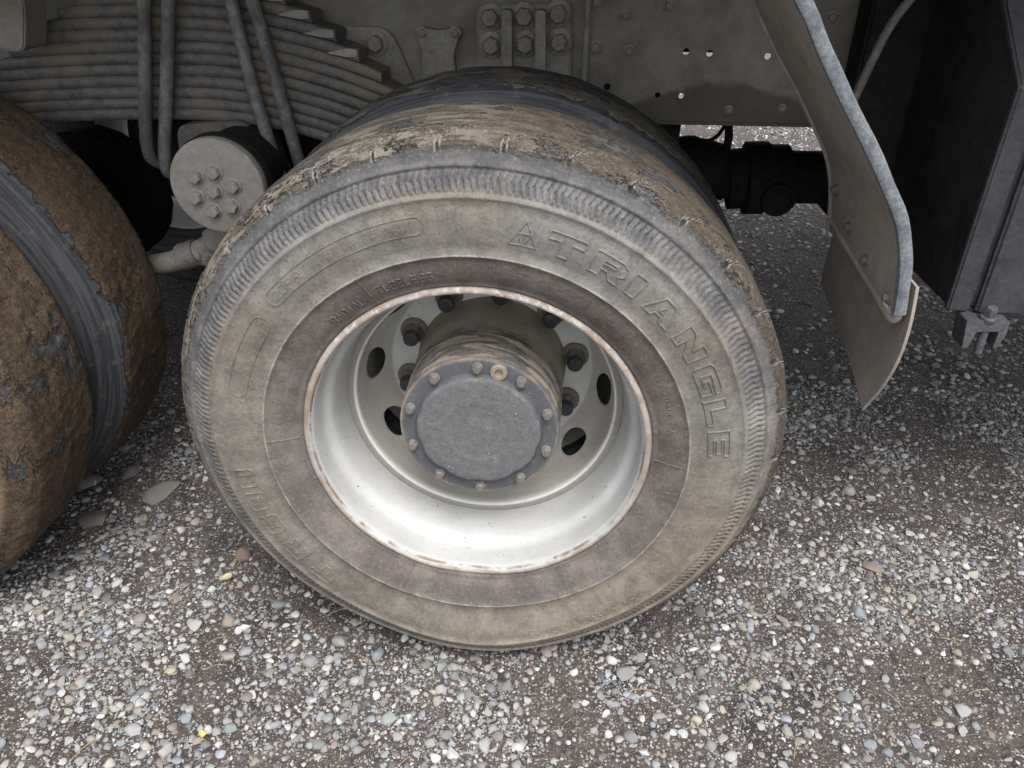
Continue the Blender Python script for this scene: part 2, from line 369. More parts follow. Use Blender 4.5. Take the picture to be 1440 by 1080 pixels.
def prism(poly, y0, y1, bevel=.004, seg=2):
    """polygon in x-z extruded from y0 (front) to y1"""
    bm = bmesh.new()
    f = [bm.verts.new((x, y0, z)) for x, z in poly]; b = [bm.verts.new((x, y1, z)) for x, z in poly]
    n = len(poly); bm.faces.new(f); bm.faces.new(b[::-1])
    for i in range(n): bm.faces.new((f[i], b[i], b[(i+1) % n], f[(i+1) % n]))
    bmesh.ops.recalc_face_normals(bm, faces=bm.faces[:])
    if bevel: bmesh.ops.bevel(bm, geom=bm.edges[:], offset=bevel, segments=seg, affect='EDGES', clamp_overlap=True)
    return bm
def box_bm(c, s, bevel=.004):
    x, y, z = c; a, b, h = [v/2 for v in s]
    return prism([(x-a, z-h), (x+a, z-h), (x+a, z+h), (x-a, z+h)], y-b, y+b, bevel)
def round_poly(poly, r, seg=4):
    out = []; n = len(poly)
    for i in range(n):
        p = Vector(poly[i]); a_ = Vector(poly[i-1]); b_ = Vector(poly[(i+1) % n])
        da = (a_-p); db = (b_-p); rr = min(r, da.length*.45, db.length*.45)
        s_ = p+da.normalized()*rr; e_ = p+db.normalized()*rr
        for k in range(seg+1):
            t = k/seg; q = s_*(1-t)**2+p*2*t*(1-t)+e_*t*t; out.append((q.x, q.y))
    return out
def hex_bolt(R, h, washer=True, wR=None, wh=None, round_top=True, n=6):
    """hex head pointing to -y with its seat at y=0"""
    bm = bmesh.new(); wR = wR or R*1.45; wh = wh or h*.25; y = 0.0
    def ring(rad_, yy, k, off=0): return [bm.verts.new((rad_*cos(2*pi*i/k+off), yy, rad_*sin(2*pi*i/k+off))) for i in range(k)]
    def bridge(a_, b_):
        k = len(a_)
        for i in range(k): bm.faces.new((a_[i], a_[(i+1) % k], b_[(i+1) % k], b_[i]))
    if washer:
        a_ = ring(wR, .002, 20); b_ = ring(wR, -wh*.7, 20); c_ = ring(wR*.9, -wh, 20)
        bridge(a_, b_); bridge(b_, c_); bm.faces.new(c_); y = -wh
    a_ = ring(R, y+.001, n); b_ = ring(R, y-h*.82, n); c_ = ring(R*.86, y-h, n)
    bridge(a_, b_); bridge(b_, c_); bm.faces.new(c_)
    return bm
def ring_pts(R, a0, n): return [(R*cos(rad(a0+360*k/n)), R*sin(rad(a0+360*k/n))) for k in range(n)]

# ------------------------------------------------------------------ tyre shape
def tri(x): return np.abs((x % 1)*2-1)
SIDE = [(.016, .292), (.006, .297), (.000, .302), (-.0045, .3065), (-.0035, .309), (-.0075, .3125), (-.016, .330), (-.0225, .348), (-.0245, .3575),
        (-.0275, .3595), (-.0275, .3615), (-.0250, .3635), (-.029, .380), (-.0315, .400), (-.0320, .415), (-.0300, .432), (-.0265, .444),
        (-.0285, .4465), (-.0285, .4495), (-.0240, .4515), (-.0225, .4545)]
SERR = [(-.0225+.0165*t, .4545+.0285*t) for t in np.linspace(0, 1, 12)[1:]]
SHO = [(-.0075, .4850), (-.0085, .4885), (-.004, .4925), (.001, .4975), (.006, .503), (.010, .508), (.014, .5125), (.018, .5165), (.024, .5205), (.030, .5225)]
TREAD = [(y, .5255+.004*(1-((y-.13)/.11)**2)) for y in np.linspace(.036, .224, 28)]
BACK = [(.230, .5225), (.238, .519), (.245, .513), (.252, .503), (.262, .485), (.272, .46), (.282, .43), (.286, .40), (.28, .36), (.27, .32), (.255, .295)]
PROF = SIDE+SERR+SHO+TREAD+BACK
_f = np.array(SIDE+SERR+SHO)
def side_y(R): return np.interp(R, _f[:, 1], _f[:, 0])
def deflect(V, gz=-AX+.001):
    """sidewall bulge and flat at the road"""
    V = np.array(V, float); r = np.hypot(V[:, 0], V[:, 2]); th = np.degrees(np.arctan2(V[:, 2], V[:, 0]))
    d = (th+90+180) % 360-180
    wb = np.exp(-(d/24)**2)*np.clip((r-.36)/.09, 0, 1)*np.clip((.528-r)/.03, 0, 1)
    V[:, 1] += np.where(V[:, 1] < .13, -.018, .018)*wb
    V[:, 2] = np.maximum(V[:, 2], gz+np.where(V[:, 2] < gz, .0, 0))
    return V
def tyre_disp(serr=True, mud=.002, seed=3, hooks=34):
    def f(Y, R, T):
        P = np.stack([R*np.cos(T), Y, R*np.sin(T)], -1)
        Y = Y.copy(); R0 = R.copy(); R = R.copy()
        if serr:
            t = (R0-.4565)/.0245; band = (t > 0) & (t < 1) & (Y < 0)
            ph = T/(2*pi)*288 + .75*np.abs(t-.55)+.25*t
            g = ((ph % 1) < .66)
            fade = .55+.45*np.clip(vnoise(P, 9, 21, 2)+.6, 0, 1)
            Y = np.where(band, Y-.0042*g*fade+.0012, Y)
        sh = (R0 > .500)
        s_ = (T+2.4*np.clip(Y-.02, 0, .2)*(1+8*np.clip(Y-.02, 0, .2)))/(2*pi)*hooks
        gap = np.abs((s_+.5) % 1-.5) < .04
        nb = vnoise(P, 3.0, 33, 2)
        R = np.where(sh & gap & (Y < .055+.03*nb) & (Y > .006), R-.008, R)
        lump = vnoise(P, 24, seed, 4)
        R = R+np.where(sh & (Y > .012), mud*lump, 0)
        Y = Y+np.where(~sh & (Y < .1), .0005*vnoise(P, 40, seed+9, 2), 0)
        return Y, R
    return f

# ------------------------------------------------------------------ the truck
truck = empty('truck', (0, 1.25, 0))
truck['label'] = 'dusty heavy truck with dual rear wheels standing on gravel'
truck['category'] = 'truck'

# ---- near wheel
wheel = empty('wheel', (0, .13, AX), truck); wheel['label'] = 'dusty dual rear wheel with white painted rim and grey sidewall'
ty_origin = (0, 0, AX)
V, F = lathe(PROF, 1728, tyre_disp(True, .0022, 3))
tyre = obj('tyre', mesh('tyre', deflect(V), F, m_tyre), wheel, ty_origin)

# raised lettering: ridges that follow the sidewall
def ridge(polys, w, h, R0, A0, out):
    """polys: list of (points in metres u,v, closed); u runs clockwise from angle A0 (degrees), v outward from R0"""
    V, F = out
    for pts, closed in polys:
        P = [np.array(p, float) for p in pts]; n = len(P)
        fine = []
        for i in range(n if closed else n-1):
            a_, b_ = P[i], P[(i+1) % n]; k = max(1, int(np.linalg.norm(b_-a_)/.006))
            for q in range(k): fine.append(a_+(b_-a_)*q/k)
        if not closed: fine.append(P[-1])
        m = len(fine); base = len(V)
        for i in range(m):
            p = fine[i]
            pr = fine[i-1] if (closed or i > 0) else p; nx = fine[(i+1) % m] if (closed or i < m-1) else p
            d1 = p-pr; d2 = nx-p
            d1 = d1/(np.linalg.norm(d1)+1e-12); d2 = d2/(np.linalg.norm(d2)+1e-12)
            if np.linalg.norm(p-pr) < 1e-9: d1 = d2
            if np.linalg.norm(nx-p) < 1e-9: d2 = d1
            n1 = np.array([-d1[1], d1[0]]); n2 = np.array([-d2[1], d2[0]]); mm = n1+n2; L = np.linalg.norm(mm)
            mm = mm/L if L > .3 else n1
            mm = mm/max(.55, float(mm@n1))
            for off, hh in ((-.5, -.0006), (-.22, h), (.22, h), (.5, -.0006)):
                u, v = p+mm*w*off; R = R0+v; th = rad(A0)-u/R0
                V.append((R*cos(th), side_y(R)-hh, R*sin(th)))
        for i in range(m if closed else m-1):
            a_ = base+4*i; b_ = base+4*((i+1) % m)
            for k in range(3): F.append((a_+k, a_+k+1, b_+k+1, b_+k))
GL = {
 'T': [[(0, 1), (1, 1), (1, .66), (.66, .66), (.66, 0), (.34, 0), (.34, .66), (0, .66)]],
 'R': [[(0, 0), (0, 1), (.82, 1), (1, .86), (1, .48), (.84, .37), (1, 0), (.68, 0), (.52, .32), (.32, .32), (.32, 0)], [(.32, .73), (.68, .73), (.68, .57), (.32, .57)]],
 'I': [[(0, 0), (0, 1), (.36, 1), (.36, 0)]],
 'A': [[(0, 0), (.34, 1), (.74, 1), (1.08, 0), (.74, 0), (.67, .22), (.41, .22), (.34, 0)], [(.47, .42), (.61, .42), (.54, .72)]],
 'N': [[(0, 0), (0, 1), (.30, 1), (.70, .46), (.70, 1), (1, 1), (1, 0), (.70, 0), (.30, .54), (.30, 0)]],
 'G': [[(1, .68), (1, .86), (.86, 1), (.14, 1), (0, .86), (0, .14), (.14, 0), (1, 0), (1, .54), (.52, .54), (.52, .34), (.69, .34), (.69, .26), (.32, .26), (.32, .74), (.69, .74), (.69, .68)]],
 'L': [[(0, 0), (0, 1), (.32, 1), (.32, .29), (.92, .29), (.92, 0)]],
 'E': [[(0, 0), (0, 1), (.95, 1), (.95, .75), (.32, .75), (.32, .63), (.86, .63), (.86, .38), (.32, .38), (.32, .26), (.95, .26), (.95, 0)]],
 '6': [[(0, .12), (0, .88), (.12, 1), (1, 1), (1, .75), (.32, .75), (.32, .63), (.88, .63), (1, .52), (1, .12), (.88, 0), (.12, 0)], [(.32, .25), (.68, .25), (.68, .40), (.32, .40)]],
 '8': [[(0, .12), (0, .88), (.12, 1), (.88, 1), (1, .88), (1, .12), (.88, 0), (.12, 0)], [(.3, .24), (.7, .24), (.7, .41), (.3, .41)], [(.3, .60), (.7, .60), (.7, .77), (.3, .77)]],
}
def big(letters, R, hgt, wid, w, h):
    out = ([], [])
    for ch, ang, sx in letters:
        W = wid*sx; xs = [p[0] for p in GL[ch][0]]; gw = max(xs)
        ridge([([((x-gw/2)*W, (y-.5)*hgt) for x, y in c], True) for c in GL[ch]], w, h, R, ang, out)
    return out
def letter_obj(out, lab):
    return obj('raised_lettering', mesh('raised_lettering', deflect(out[0]), out[1], m_tyre, False), wheel, ty_origin, label=lab)
letter_obj(big([('T', 69.6, 1), ('R', 59.8, 1), ('I', 53.0, 1), ('A', 44.8, .98), ('N', 34.6, 1), ('G', 24.8, .98), ('L', 16.0, .95), ('E', 7.4, .95)], .4065, .034, .054, .0030, .0020), 'raised outline lettering reading TRIANGLE')
letter_obj(big([('T', -135.5, .85), ('R', -145.6, .8), ('6', -155.2, .75), ('8', -163.0, .7), ('8', -170.4, .7)], .412, .034, .054, .0030, .0019), 'raised outline lettering reading TR688')
o_ = ([], []); t3 = [(-.021, -.018), (.021, -.018), (0, .019)]
ridge([(t3, True), ([(-.0105, .0005), (.0105, .0005), (0, -.018)], True), ([(0, .0005), (0, -.018)], False)], .0026, .0015, .407, 78.3, o_)
letter_obj(o_, 'raised triangular emblem beside the large lettering')
SF = {'T': [[(0, 4), (2, 4)], [(1, 4), (1, 0)]], 'U': [[(0, 4), (0, .6), (.5, 0), (1.5, 0), (2, .6), (2, 4)]], 'B': [[(0, 0), (0, 4), (1.5, 4), (2, 3.4), (2, 2.5), (1.5, 2), (2, 1.5), (2, .6), (1.5, 0), (0, 0)], [(0, 2), (1.5, 2)]],
      'E': [[(2, 4), (0, 4), (0, 0), (2, 0)], [(0, 2), (1.7, 2)]], 'L': [[(0, 4), (0, 0), (2, 0)]], 'S': [[(2, 3.5), (1.5, 4), (.5, 4), (0, 3.4), (0, 2.5), (.4, 2), (1.6, 2), (2, 1.5), (2, .6), (1.5, 0), (.5, 0), (0, .5)]],
      'R': [[(0, 0), (0, 4), (1.5, 4), (2, 3.4), (2, 2.5), (1.5, 2), (0, 2)], [(1.1, 2), (2, 0)]], 'A': [[(0, 0), (1, 4), (2, 0)], [(.4, 1.4), (1.6, 1.4)]], 'D': [[(0, 0), (0, 4), (1.3, 4), (2, 3.2), (2, .8), (1.3, 0), (0, 0)]],
      'I': [[(1, 0), (1, 4)]], '2': [[(0, 3.3), (.5, 4), (1.5, 4), (2, 3.4), (2, 2.6), (0, 0), (2, 0)]], '0': [[(.5, 0), (0, .6), (0, 3.4), (.5, 4), (1.5, 4), (2, 3.4), (2, .6), (1.5, 0), (.5, 0)]],
      'P': [[(0, 0), (0, 4), (1.5, 4), (2, 3.4), (2, 2.5), (1.5, 1.9), (0, 1.9)]], '3': [[(0, 4), (2, 4), (.9, 2.4), (1.5, 2.4), (2, 1.8), (2, .6), (1.5, 0), (.4, 0), (0, .5)]], '1': [[(.4, 3.2), (1.1, 4), (1.1, 0)]],
      '5': [[(2, 4), (0, 4), (0, 2.3), (1.5, 2.3), (2, 1.8), (2, .6), (1.5, 0), (0, 0)]], '/': [[(0, 0), (2, 4)]], '8': [[(.5, 2), (0, 2.6), (0, 3.5), (.5, 4), (1.5, 4), (2, 3.5), (2, 2.6), (1.5, 2), (.5, 2), (0, 1.4), (0, .5), (.5, 0), (1.5, 0), (2, .5), (2, 1.4), (1.5, 2)]], '.': [[(.8, 0), (1.2, 0), (1.2, .5)]]}
def small(text, R, A0, A1, hgt, w, h, fill=.72):
    out = ([], []); n = len(text); st = (A1-A0)/(n-1) if n > 1 else 0; W = abs(rad(st))*R*fill
    for i, ch in enumerate(text):
        ridge([([((x/2-.5)*W, (y/4-.5)*hgt) for x, y in c], False) for c in SF[ch]], w, h, R, A0+st*i, out)
    return out
letter_obj(small('TUBELESS', .3275, 114.8, 100.5, .0135, .0026, .0024), 'raised lettering reading TUBELESS')
letter_obj(small('RADIAL', .3235, 131.5, 121.5, .0125, .0024, .0022), 'raised lettering reading RADIAL')
letter_obj(small('20PR', .4125, 135.4, 128.6, .013, .0016, .0009), 'raised lettering reading 20PR')
letter_obj(small('315/80R22.5', .428, -46, -75, .017, .0020, .0012), 'raised tyre size lettering')
def pill(R, a0, a1, hv):
    L = rad(abs(a1-a0))*R/2; r = hv/2; pts = []
    for k in range(9): t = pi/2-pi*k/8; pts.append((L-r+r*cos(t), r*sin(t)))
    for k in range(9): t = -pi/2-pi*k/8; pts.append((-L+r+r*cos(t), r*sin(t)))
    out = ([], []); ridge([(pts, True)], .0020, .0012, R, (a0+a1)/2, out); return out
o1 = pill(.4125, 138.0, 98.6, .026)
for row in (-.0042, .0042):                                        # rows of print too fine to read
    a_ = 126.5
    while a_ > 101:
        if random.random() < .85:
            u = .0022; k = random.random()
            seg = [[(0, -.0023), (0, .0023)], [(0, -.0023), (0, .0023), (u, .0023)], [(0, .0023), (u, .0023), (u, -.0023), (0, -.0023)]][int(k*3)]
            ridge([([(x, y+row) for x, y in seg], False)], .0010, .0007, .4125, a_, o1)
        a_ -= .55
letter_obj(o1, 'raised oblong frame around rows of fine print')
letter_obj(pill(.404, 165.0, 142.0, .030), 'raised empty oblong frame')
o_ = ([], [])
for a0, a1, R in ((54, 44, .333), (30, 10, .335), (-28, -40, .338)):  # worn fine print in the bead zone
    a_ = a0; o_ = ([], [])
    while a_ > a1:
        if random.random() < .8: ridge([([(0, -.003*random.uniform(.5, 1)), (random.uniform(0, .002), .003)], False)], .0015, .0014, R, a_, o_)
        a_ -= random.uniform(.5, 1.1)
    letter_obj(o_, None)['kind'] = 'stuff'
for a_ in (118.2, 178.7, 58.4, -1.1, -61.1, -113.6):
    o_ = ([], []); ridge([([(0, -.026), (0, .028)], False)], .0022, .0012, .333, a_, o_)
    obj('raised_divider_line', mesh('raised_divider_line', deflect(o_[0]), o_[1], m_tyre, False), wheel, ty_origin)

# rim
def rim_disp(Y, R, T):
    P = np.stack([R*np.cos(T), Y, R*np.sin(T)], -1)
    lip = (Y < .012) & (R > .287); d = vnoise(P, 9, 5, 3)
    dent = np.exp(-((np.degrees(T)-266)/9)**2)*np.clip((.02-Y)/.02, 0, 1)
    return Y-np.where(lip, .0016*d, 0)+.004*dent, R+np.where(lip, .0016*d, 0)+.0015*dent
RIM = [(.022, .2995), (.012, .3015), (.004, .3015), (-.0015, .2998), (-.004, .2965), (-.0045, .2930), (-.003, .2900), (.0005, .2883), (.004, .2872), (.0055, .2858), (.012, .2848),
       (.025, .2840), (.044, .2832), (.053, .2820), (.059, .2788), (.0635, .2745), (.068, .2708), (.074, .2682), (.090, .2660), (.110, .2642), (.130, .2622), (.150, .2605), (.175, .261), (.21, .261), (.245, .262), (.262, .275), (.272, .287), (.276, .297)]
V, F = lathe(RIM, 360, rim_disp); obj('rim', mesh('rim', V, F, m_rim), wheel, ty_origin, label='white painted rim with scraped rusty lip')

# disc with ten hand holes
DP = np.array([(.290, .125), (.2885, .150), (.287, .195), (.284, .202), (.277, .209), (.266, .217), (.252, .2260), (.236, .2340), (.220, .2395), (.200, .2425), (.170, .2435), (.147, .2432), (.1420, .2436), (.1398, .2452), (.1392, .2475), (.1392, .2560), (.1415, .2625)])
seg_l = np.r_[0, np.cumsum(np.hypot(*np.diff(DP, axis=0).T))]
def dp(s): return np.interp(s, seg_l, DP[:, 0]), np.interp(s, seg_l, DP[:, 1])
def disc_mesh(mirror=False):
    V = []; F = []; na = 24; s0 = seg_l[3]+.002; s1 = seg_l[9]+.016; sc_ = (s0+s1)/2-.001; hr = .0345
    def strip(sl):
        base = len(V); n = 240
        for s in sl:
            y, r = dp(s)
            for k in range(n): t = 2*pi*k/n; V.append((r*cos(t), y, r*sin(t)))
        for i in range(len(sl)-1):
            for k in range(n): F.append((base+i*n+k, base+i*n+(k+1) % n, base+(i+1)*n+(k+1) % n, base+(i+1)*n+k))
    strip(list(np.linspace(0, s0, 10))); strip(list(np.linspace(s1, seg_l[-1], 16)))
    for h in range(10):
        a0 = rad(-5+36*h-18); a1 = a0+rad(36)
        per = []
        for k in range(24): per.append((a0+(a1-a0)*k/24, s0))
        for k in range(12): per.append((a1, s0+(s1-s0)*k/12))
        for k in range(24): per.append((a1-(a1-a0)*k/24, s1))
        for k in range(12): per.append((a0, s1-(s1-s0)*k/12))
        n = len(per); ac = (a0+a1)/2; base = len(V); K = 7; Rm = .228
        for j in range(K+2):
            for (a_, s_) in per:
                u = (a_-ac)*Rm; v = s_-sc_; an = math.atan2(v/((s1-s0)/2), u/(rad(18)*Rm)); an = math.atan2(v, u)
                t = min(1, j/K); hu, hv = hr*cos(an), hr*sin(an)
                uu = u*(1-t)+hu*t; vv = v*(1-t)+hv*t
                y, r = dp(sc_+vv); aa = ac+uu/Rm
                if j == K+1: y += .012                                   # plate thickness at the hole
                V.append((r*cos(aa), y, r*sin(aa)))
        for j in range(K+1):
            for k in range(n): F.append((base+j*n+k, base+j*n+(k+1) % n, base+(j+1)*n+(k+1) % n, base+(j+1)*n+k))
    me = mesh('wheel_disc', V, F, m_disc, False)
    bm = bmesh.new(); bm.from_mesh(me); bmesh.ops.remove_doubles(bm, verts=bm.verts[:], dist=1e-5)
    bmesh.ops.recalc_face_normals(bm, faces=bm.faces[:]); bm.to_mesh(me); bm.free()
    me.shade_smooth(); me.set_sharp_from_angle(angle=rad(45)); return me
obj('wheel_disc', disc_mesh(), wheel, ty_origin, label='dusty grey wheel disc with round hand holes')

# wheel nuts: flanged nut with a black stud cap
def nut_mesh():
    bm = hex_bolt(.0195, .022, True, .0275, .008); return from_bm('lug_nut', bm, m_washer)
def cap_mesh():
    bm = bmesh.new(); n = 14
    prof = [(-.024, .0165), (-.040, .0160), (-.0445, .0145), (-.0455, .0115)]
    rings = [[bm.verts.new((r*cos(2*pi*k/n), y, r*sin(2*pi*k/n))) for k in range(n)] for y, r in prof]
    for a_, b_ in zip(rings, rings[1:]):
        for k in range(n): bm.faces.new((a_[k], a_[(k+1) % n], b_[(k+1) % n], b_[k]))
    bm.faces.new(rings[-1]); return from_bm('stud_end', bm, m_nut)
nm, cm = nut_mesh(), cap_mesh()
for (x, z) in ring_pts(.1715, 10.5, 10):
    rr = (0, random.uniform(0, 1), 0)
    obj('lug_nut', nm, wheel, (x, .2865, AX+z), rr); obj('stud_end', cm, wheel, (x, .2865, AX+z), rr)

# hub and cover
def hub_disp(Y, R, T):
    P = np.stack([R*np.cos(T), Y, R*np.sin(T)], -1); return Y, R+.0012*vnoise(P*np.array([1, 3, 1]), 22, 4, 3)
HUB = [(.300, .152), (.286, .151), (.270, .149), (.250, .1475), (.230, .147), (.205, .1465), (.200, .1455), (.170, .145), (.150, .1445), (.146, .1462), (.138, .1462), (.134, .144), (.118, .1435), (.114, .1452), (.104, .1452), (.100, .1435), (.090, .143), (.087, .1442), (.079, .1440), (.076, .142), (.0685, .142)]
V, F = lathe(HUB, 180, hub_disp); obj('hub', sharp(mesh('hub', V, F, m_hub), 50), wheel, ty_origin, label='rust streaked hub drum')
bolt_angles = [90-36*k for k in range(10)]
def cover_disp(Y, R, T):
    d = np.degrees(T); k = (d-90+18) % 36-18
    sc_ = np.exp(-(k/6.5)**2); on = (R > .098) & (R < .1165) & (Y < .058)
    return Y, R-np.where(on, .0035*sc_, 0)
COV = [(.0685, .1405), (.0670, .1430), (.0600, .1432), (.0572, .1420), (.0565, .1390), (.0565, .1200), (.0562, .1150), (.0540, .1135), (.0470, .1118), (.0442, .1095), (.0432, .1050), (.0428, .0900), (.0426, .0640), (.0424, .0580), (.0430, .0555), (.0432, .0500), (.0432, .0200), (.0432, .0010)]
V, F = lathe(COV, 240, cover_disp, True); obj('hub_cover', sharp(mesh('hub_cover', V, F, m_cover), 50), wheel, ty_origin, label='speckled black hub end cover')
cb = from_bm('cover_bolt', hex_bolt(.0082, .011, True, .0092, .002, n=6), m_bolt)
for i, a_ in enumerate(bolt_angles):
    obj('cover_bolt', cb, wheel, (.1275*cos(rad(a_)), .0565, AX+.1275*sin(rad(a_))), (0, random.uniform(0, 1), 0))
m_plug = paint('filler_plug_steel', (.27, .225, .18), (.36, .31, .26), .6, (.24, .15, .10), .6, 40, metal=.2)
V, F = lathe([(.006, .0150), (-.004, .0150), (-.006, .0135), (-.006, .0080), (-.0050, .0068), (.000, .0062), (.000, .001)], 28, None, True)
obj('filler_plug', sharp(mesh('filler_plug', V, F, m_plug)), wheel, (.1255*cos(rad(73)), .0555, AX+.1255*sin(rad(73))))

# brake drum, inner tyre and inner rim behind
V, F = lathe([(.300, .13), (.302, .205), (.31, .218), (.36, .222), (.40, .222), (.405, .226), (.56, .226), (.565, .19)], 96)
obj('brake_drum', mesh('brake_drum', V, F, m_black), wheel, ty_origin)
INP = [(.34+y, r) for y, r in ([(.016, .292), (0, .302), (-.016, .33), (-.0275, .361), (-.032, .41), (-.0265, .445), (-.02, .460), (-.010, .478), (-.0085, .4885), (-.004, .4935), (.003, .500), (.010, .508), (.014, .5125), (.018, .5165), (.024, .5205), (.030, .5225)]+TREAD+BACK)]
def inner_disp(mud, seed):
    def f(Y, R, T):
        P = np.stack([R*np.cos(T), Y, R*np.sin(T)], -1); on = (R > .504)
        return Y, R+np.where(on, mud*vnoise(P*np.array([1, 1.5, 1]), 20, seed, 4), 0)+.0015*np.where(on, 1, 0)
    return f
V, F = lathe(INP, 540, inner_disp(.003, 8))
obj('inner_tyre', mesh('inner_tyre', deflect(V), F, m_tyre_in), wheel, ty_origin, label='inner dual tyre with worn dark shoulder')
IR = [(.355, .297), (.36, .283), (.39, .276), (.45, .262), (.5, .258), (.55, .268), (.585, .28), (.6, .3)]
V, F = lathe(IR, 96); obj('inner_rim', mesh('inner_rim', V, F, m_disc), wheel, ty_origin)

# ---- neighbouring wheel, caked in mud
LX = -1.383
wheel2 = empty('wheel', (LX, .13, AX), truck); wheel2['label'] = 'rear wheel caked in brown mud'
def mud_disp(seed, clean=None):
    def f(Y, R, T):
        P = np.stack([R*np.cos(T), Y, R*np.sin(T)], -1); on = np.clip((R-.42)/.08, 0, 1)
        a_ = vnoise(P, 11, seed, 4); b_ = vnoise(P, 60, seed+2, 3)
        lump = np.clip(a_+.25, 0, 1)*.008+b_*.0040+vnoise(P, 150, seed+5, 2)*.0024
        if clean: lump = lump*np.clip((Y-clean+.012)/.016, 0, 1)
        inn = Y < (.35 if clean else .03)
        return Y-np.where(inn, lump*.6*on, 0), R+np.where(inn, .3, .8)*lump*on+.022*np.clip((R-.34)/.14, 0, 1)
    return f
V, F = lathe([p for i, p in enumerate(PROF) if i < 21 or i > 32 or i % 3 == 0], 820, mud_disp(40))
obj('tyre', mesh('tyre', deflect(V), F, m_tyre_mud), wheel2, (LX, 0, AX))
V, F = lathe(INP, 820, mud_disp(52, .372)); obj('inner_tyre', mesh('inner_tyre', deflect(V), F, m_tyre_mud_in), wheel2, (LX, 0, AX))
V, F = lathe(RIM, 120); obj('rim', mesh('rim', V, F, m_rim), wheel2, (LX, 0, AX))
obj('wheel_disc', bpy.data.meshes['wheel_disc'], wheel2, (LX, 0, AX))
obj('hub', bpy.data.meshes['hub'], wheel2, (LX, 0, AX)); obj('hub_cover', bpy.data.meshes['hub_cover'], wheel2, (LX, 0, AX))

# ---- chassis frame
def part(name, bm, mat, parent, label=None, ang=35):
    return obj(name, from_bm(name, bm, mat, ang), parent, (0, 0, AX), None, label)
frame = empty('chassis_frame', (0, .85, AX+.5), truck); frame['label'] = 'grey green chassis side rail with bolted brackets'
def web_with_holes():
    holes = [(.390, .527, .0075), (.442, .524, .0075), (.570, .520, .0078), (.336, .434, .0065), (.390, .433, .0065), (.22, .45, .008)]
    x0, x1, z0, z1 = -2.6, 3.2, .378, .70
    xs = sorted(set([x0, -1.5, -.8, -.3, 0, .15, x1, .9, 1.8]+[round(h[0]+d, 4) for h in holes for d in (-.02, .02)]))
    bm = bmesh.new()
    def q(a_, b_, c_, d_, y): bm.faces.new([bm.verts.new((x, y, z)) for x, z in ((a_, c_), (b_, c_), (b_, d_), (a_, d_))])
    zs = sorted(set([z0, z1]+[round(h[1]+d, 4) for h in holes for d in (-.02, .02)]))
    for y in (.800, .808):
        for i in range(len(xs)-1):
            for j in range(len(zs)-1):
                cx, cz = (xs[i]+xs[i+1])/2, (zs[j]+zs[j+1])/2
                if not any(abs(cx-h[0]) < .02 and abs(cz-h[1]) < .02 for h in holes): q(xs[i], xs[i+1], zs[j], zs[j+1], y)
        for hx, hz, hr in holes:
            n = 32; outer = []; 
            for k in range(n):
                a_ = 2*pi*(k+.5)/n; c_, s_ = cos(a_), sin(a_); m = .02/max(abs(c_), abs(s_)); outer.append((hx+c_*m, hz+s_*m))
            # corners exactly square
            for cx, cz in ((-1, -1), (1, -1), (1, 1), (-1, 1)):
                i = min(range(n), key=lambda k: (outer[k][0]-hx-cx*.02)**2+(outer[k][1]-hz-cz*.02)**2); outer[i] = (hx+cx*.02, hz+cz*.02)
            O = [bm.verts.new((x, y, z)) for x, z in outer]
            I = [bm.verts.new((hx+hr*cos(2*pi*(k+.5)/n), y, hz+hr*sin(2*pi*(k+.5)/n))) for k in range(n)]
            for k in range(n): bm.faces.new((O[k], O[(k+1) % n], I[(k+1) % n], I[k]))
    bmesh.ops.remove_doubles(bm, verts=bm.verts[:], dist=1e-4)
    return bm
def plate_holes_mesh():
    bm = web_with_holes(); me = bpy.data.meshes.new('frame_web'); bm.to_mesh(me); bm.free(); me.materials.append(m_frame); return me
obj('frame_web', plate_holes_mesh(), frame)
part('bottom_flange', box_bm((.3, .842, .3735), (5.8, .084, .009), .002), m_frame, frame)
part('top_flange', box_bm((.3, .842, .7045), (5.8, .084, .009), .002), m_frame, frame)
hg = round_poly([(-.211, .575), (-.160, .566), (-.111, .575), (-.118, .545), (-.130, .52), (-.123, .46), (-.125, .40), (-.205, .40), (-.205, .46), (-.200, .52), (-.205, .545)], .016)
part('bump_stop_bracket', prism(hg, .776, .7985, .004), m_bracket, frame, 'waisted steel bracket with two small bolts')
sbolt = from_bm('small_bolt', hex_bolt(.009, .007, True), m_bolt)
for x, z in ((-.198, .562), (-.124, .563)): obj('small_bolt', sbolt, frame, (x, .776, AX+z))
part('spring_hanger_plate', prism(round_poly([(-.44, .573), (-.285, .570), (-.262, .545), (-.232, .475), (-.215, .40), (-.44, .40)], .02), .786, .7985, .003), m_bracket, frame)
bigb = from_bm('bolt', hex_bolt(.0175, .015, True, .026, .005), m_bolt)
def bolt(x, y, z, par, s=1.0, me=bigb):
    o = obj('bolt', me, par, (x, y, AX+z), (0, random.uniform(0, 1), 0)); o.scale = (s, s, s); return o
bolt(-.305, .786, .538, frame, 1.05)
part('bolted_bracket', prism(round_poly([(-.077, .618), (.132, .622), (.136, .40), (-.077, .40)], .02), .782, .7985, .004), m_bracket, frame, 'bracket plate with two ribs and six bolts')
for xa, xb in ((-.007, -.006), (.066, .069)):
    part('bracket_rib', prism(round_poly([(xa-.011, .612), (xa+.011, .612), (xb+.012, .45), (xb-.012, .45)], .006), .745, .784, .004), m_bracket, frame)
for x, z in ((-.046, .594), (.029, .597), (.103, .603), (-.044, .538), (.032, .541), (.107, .546)): bolt(x, .782, z, frame, 1.12)
part('frame_strip', box_bm((.167, .792, .54), (.012, .012, .30), .003), m_bracket, frame)
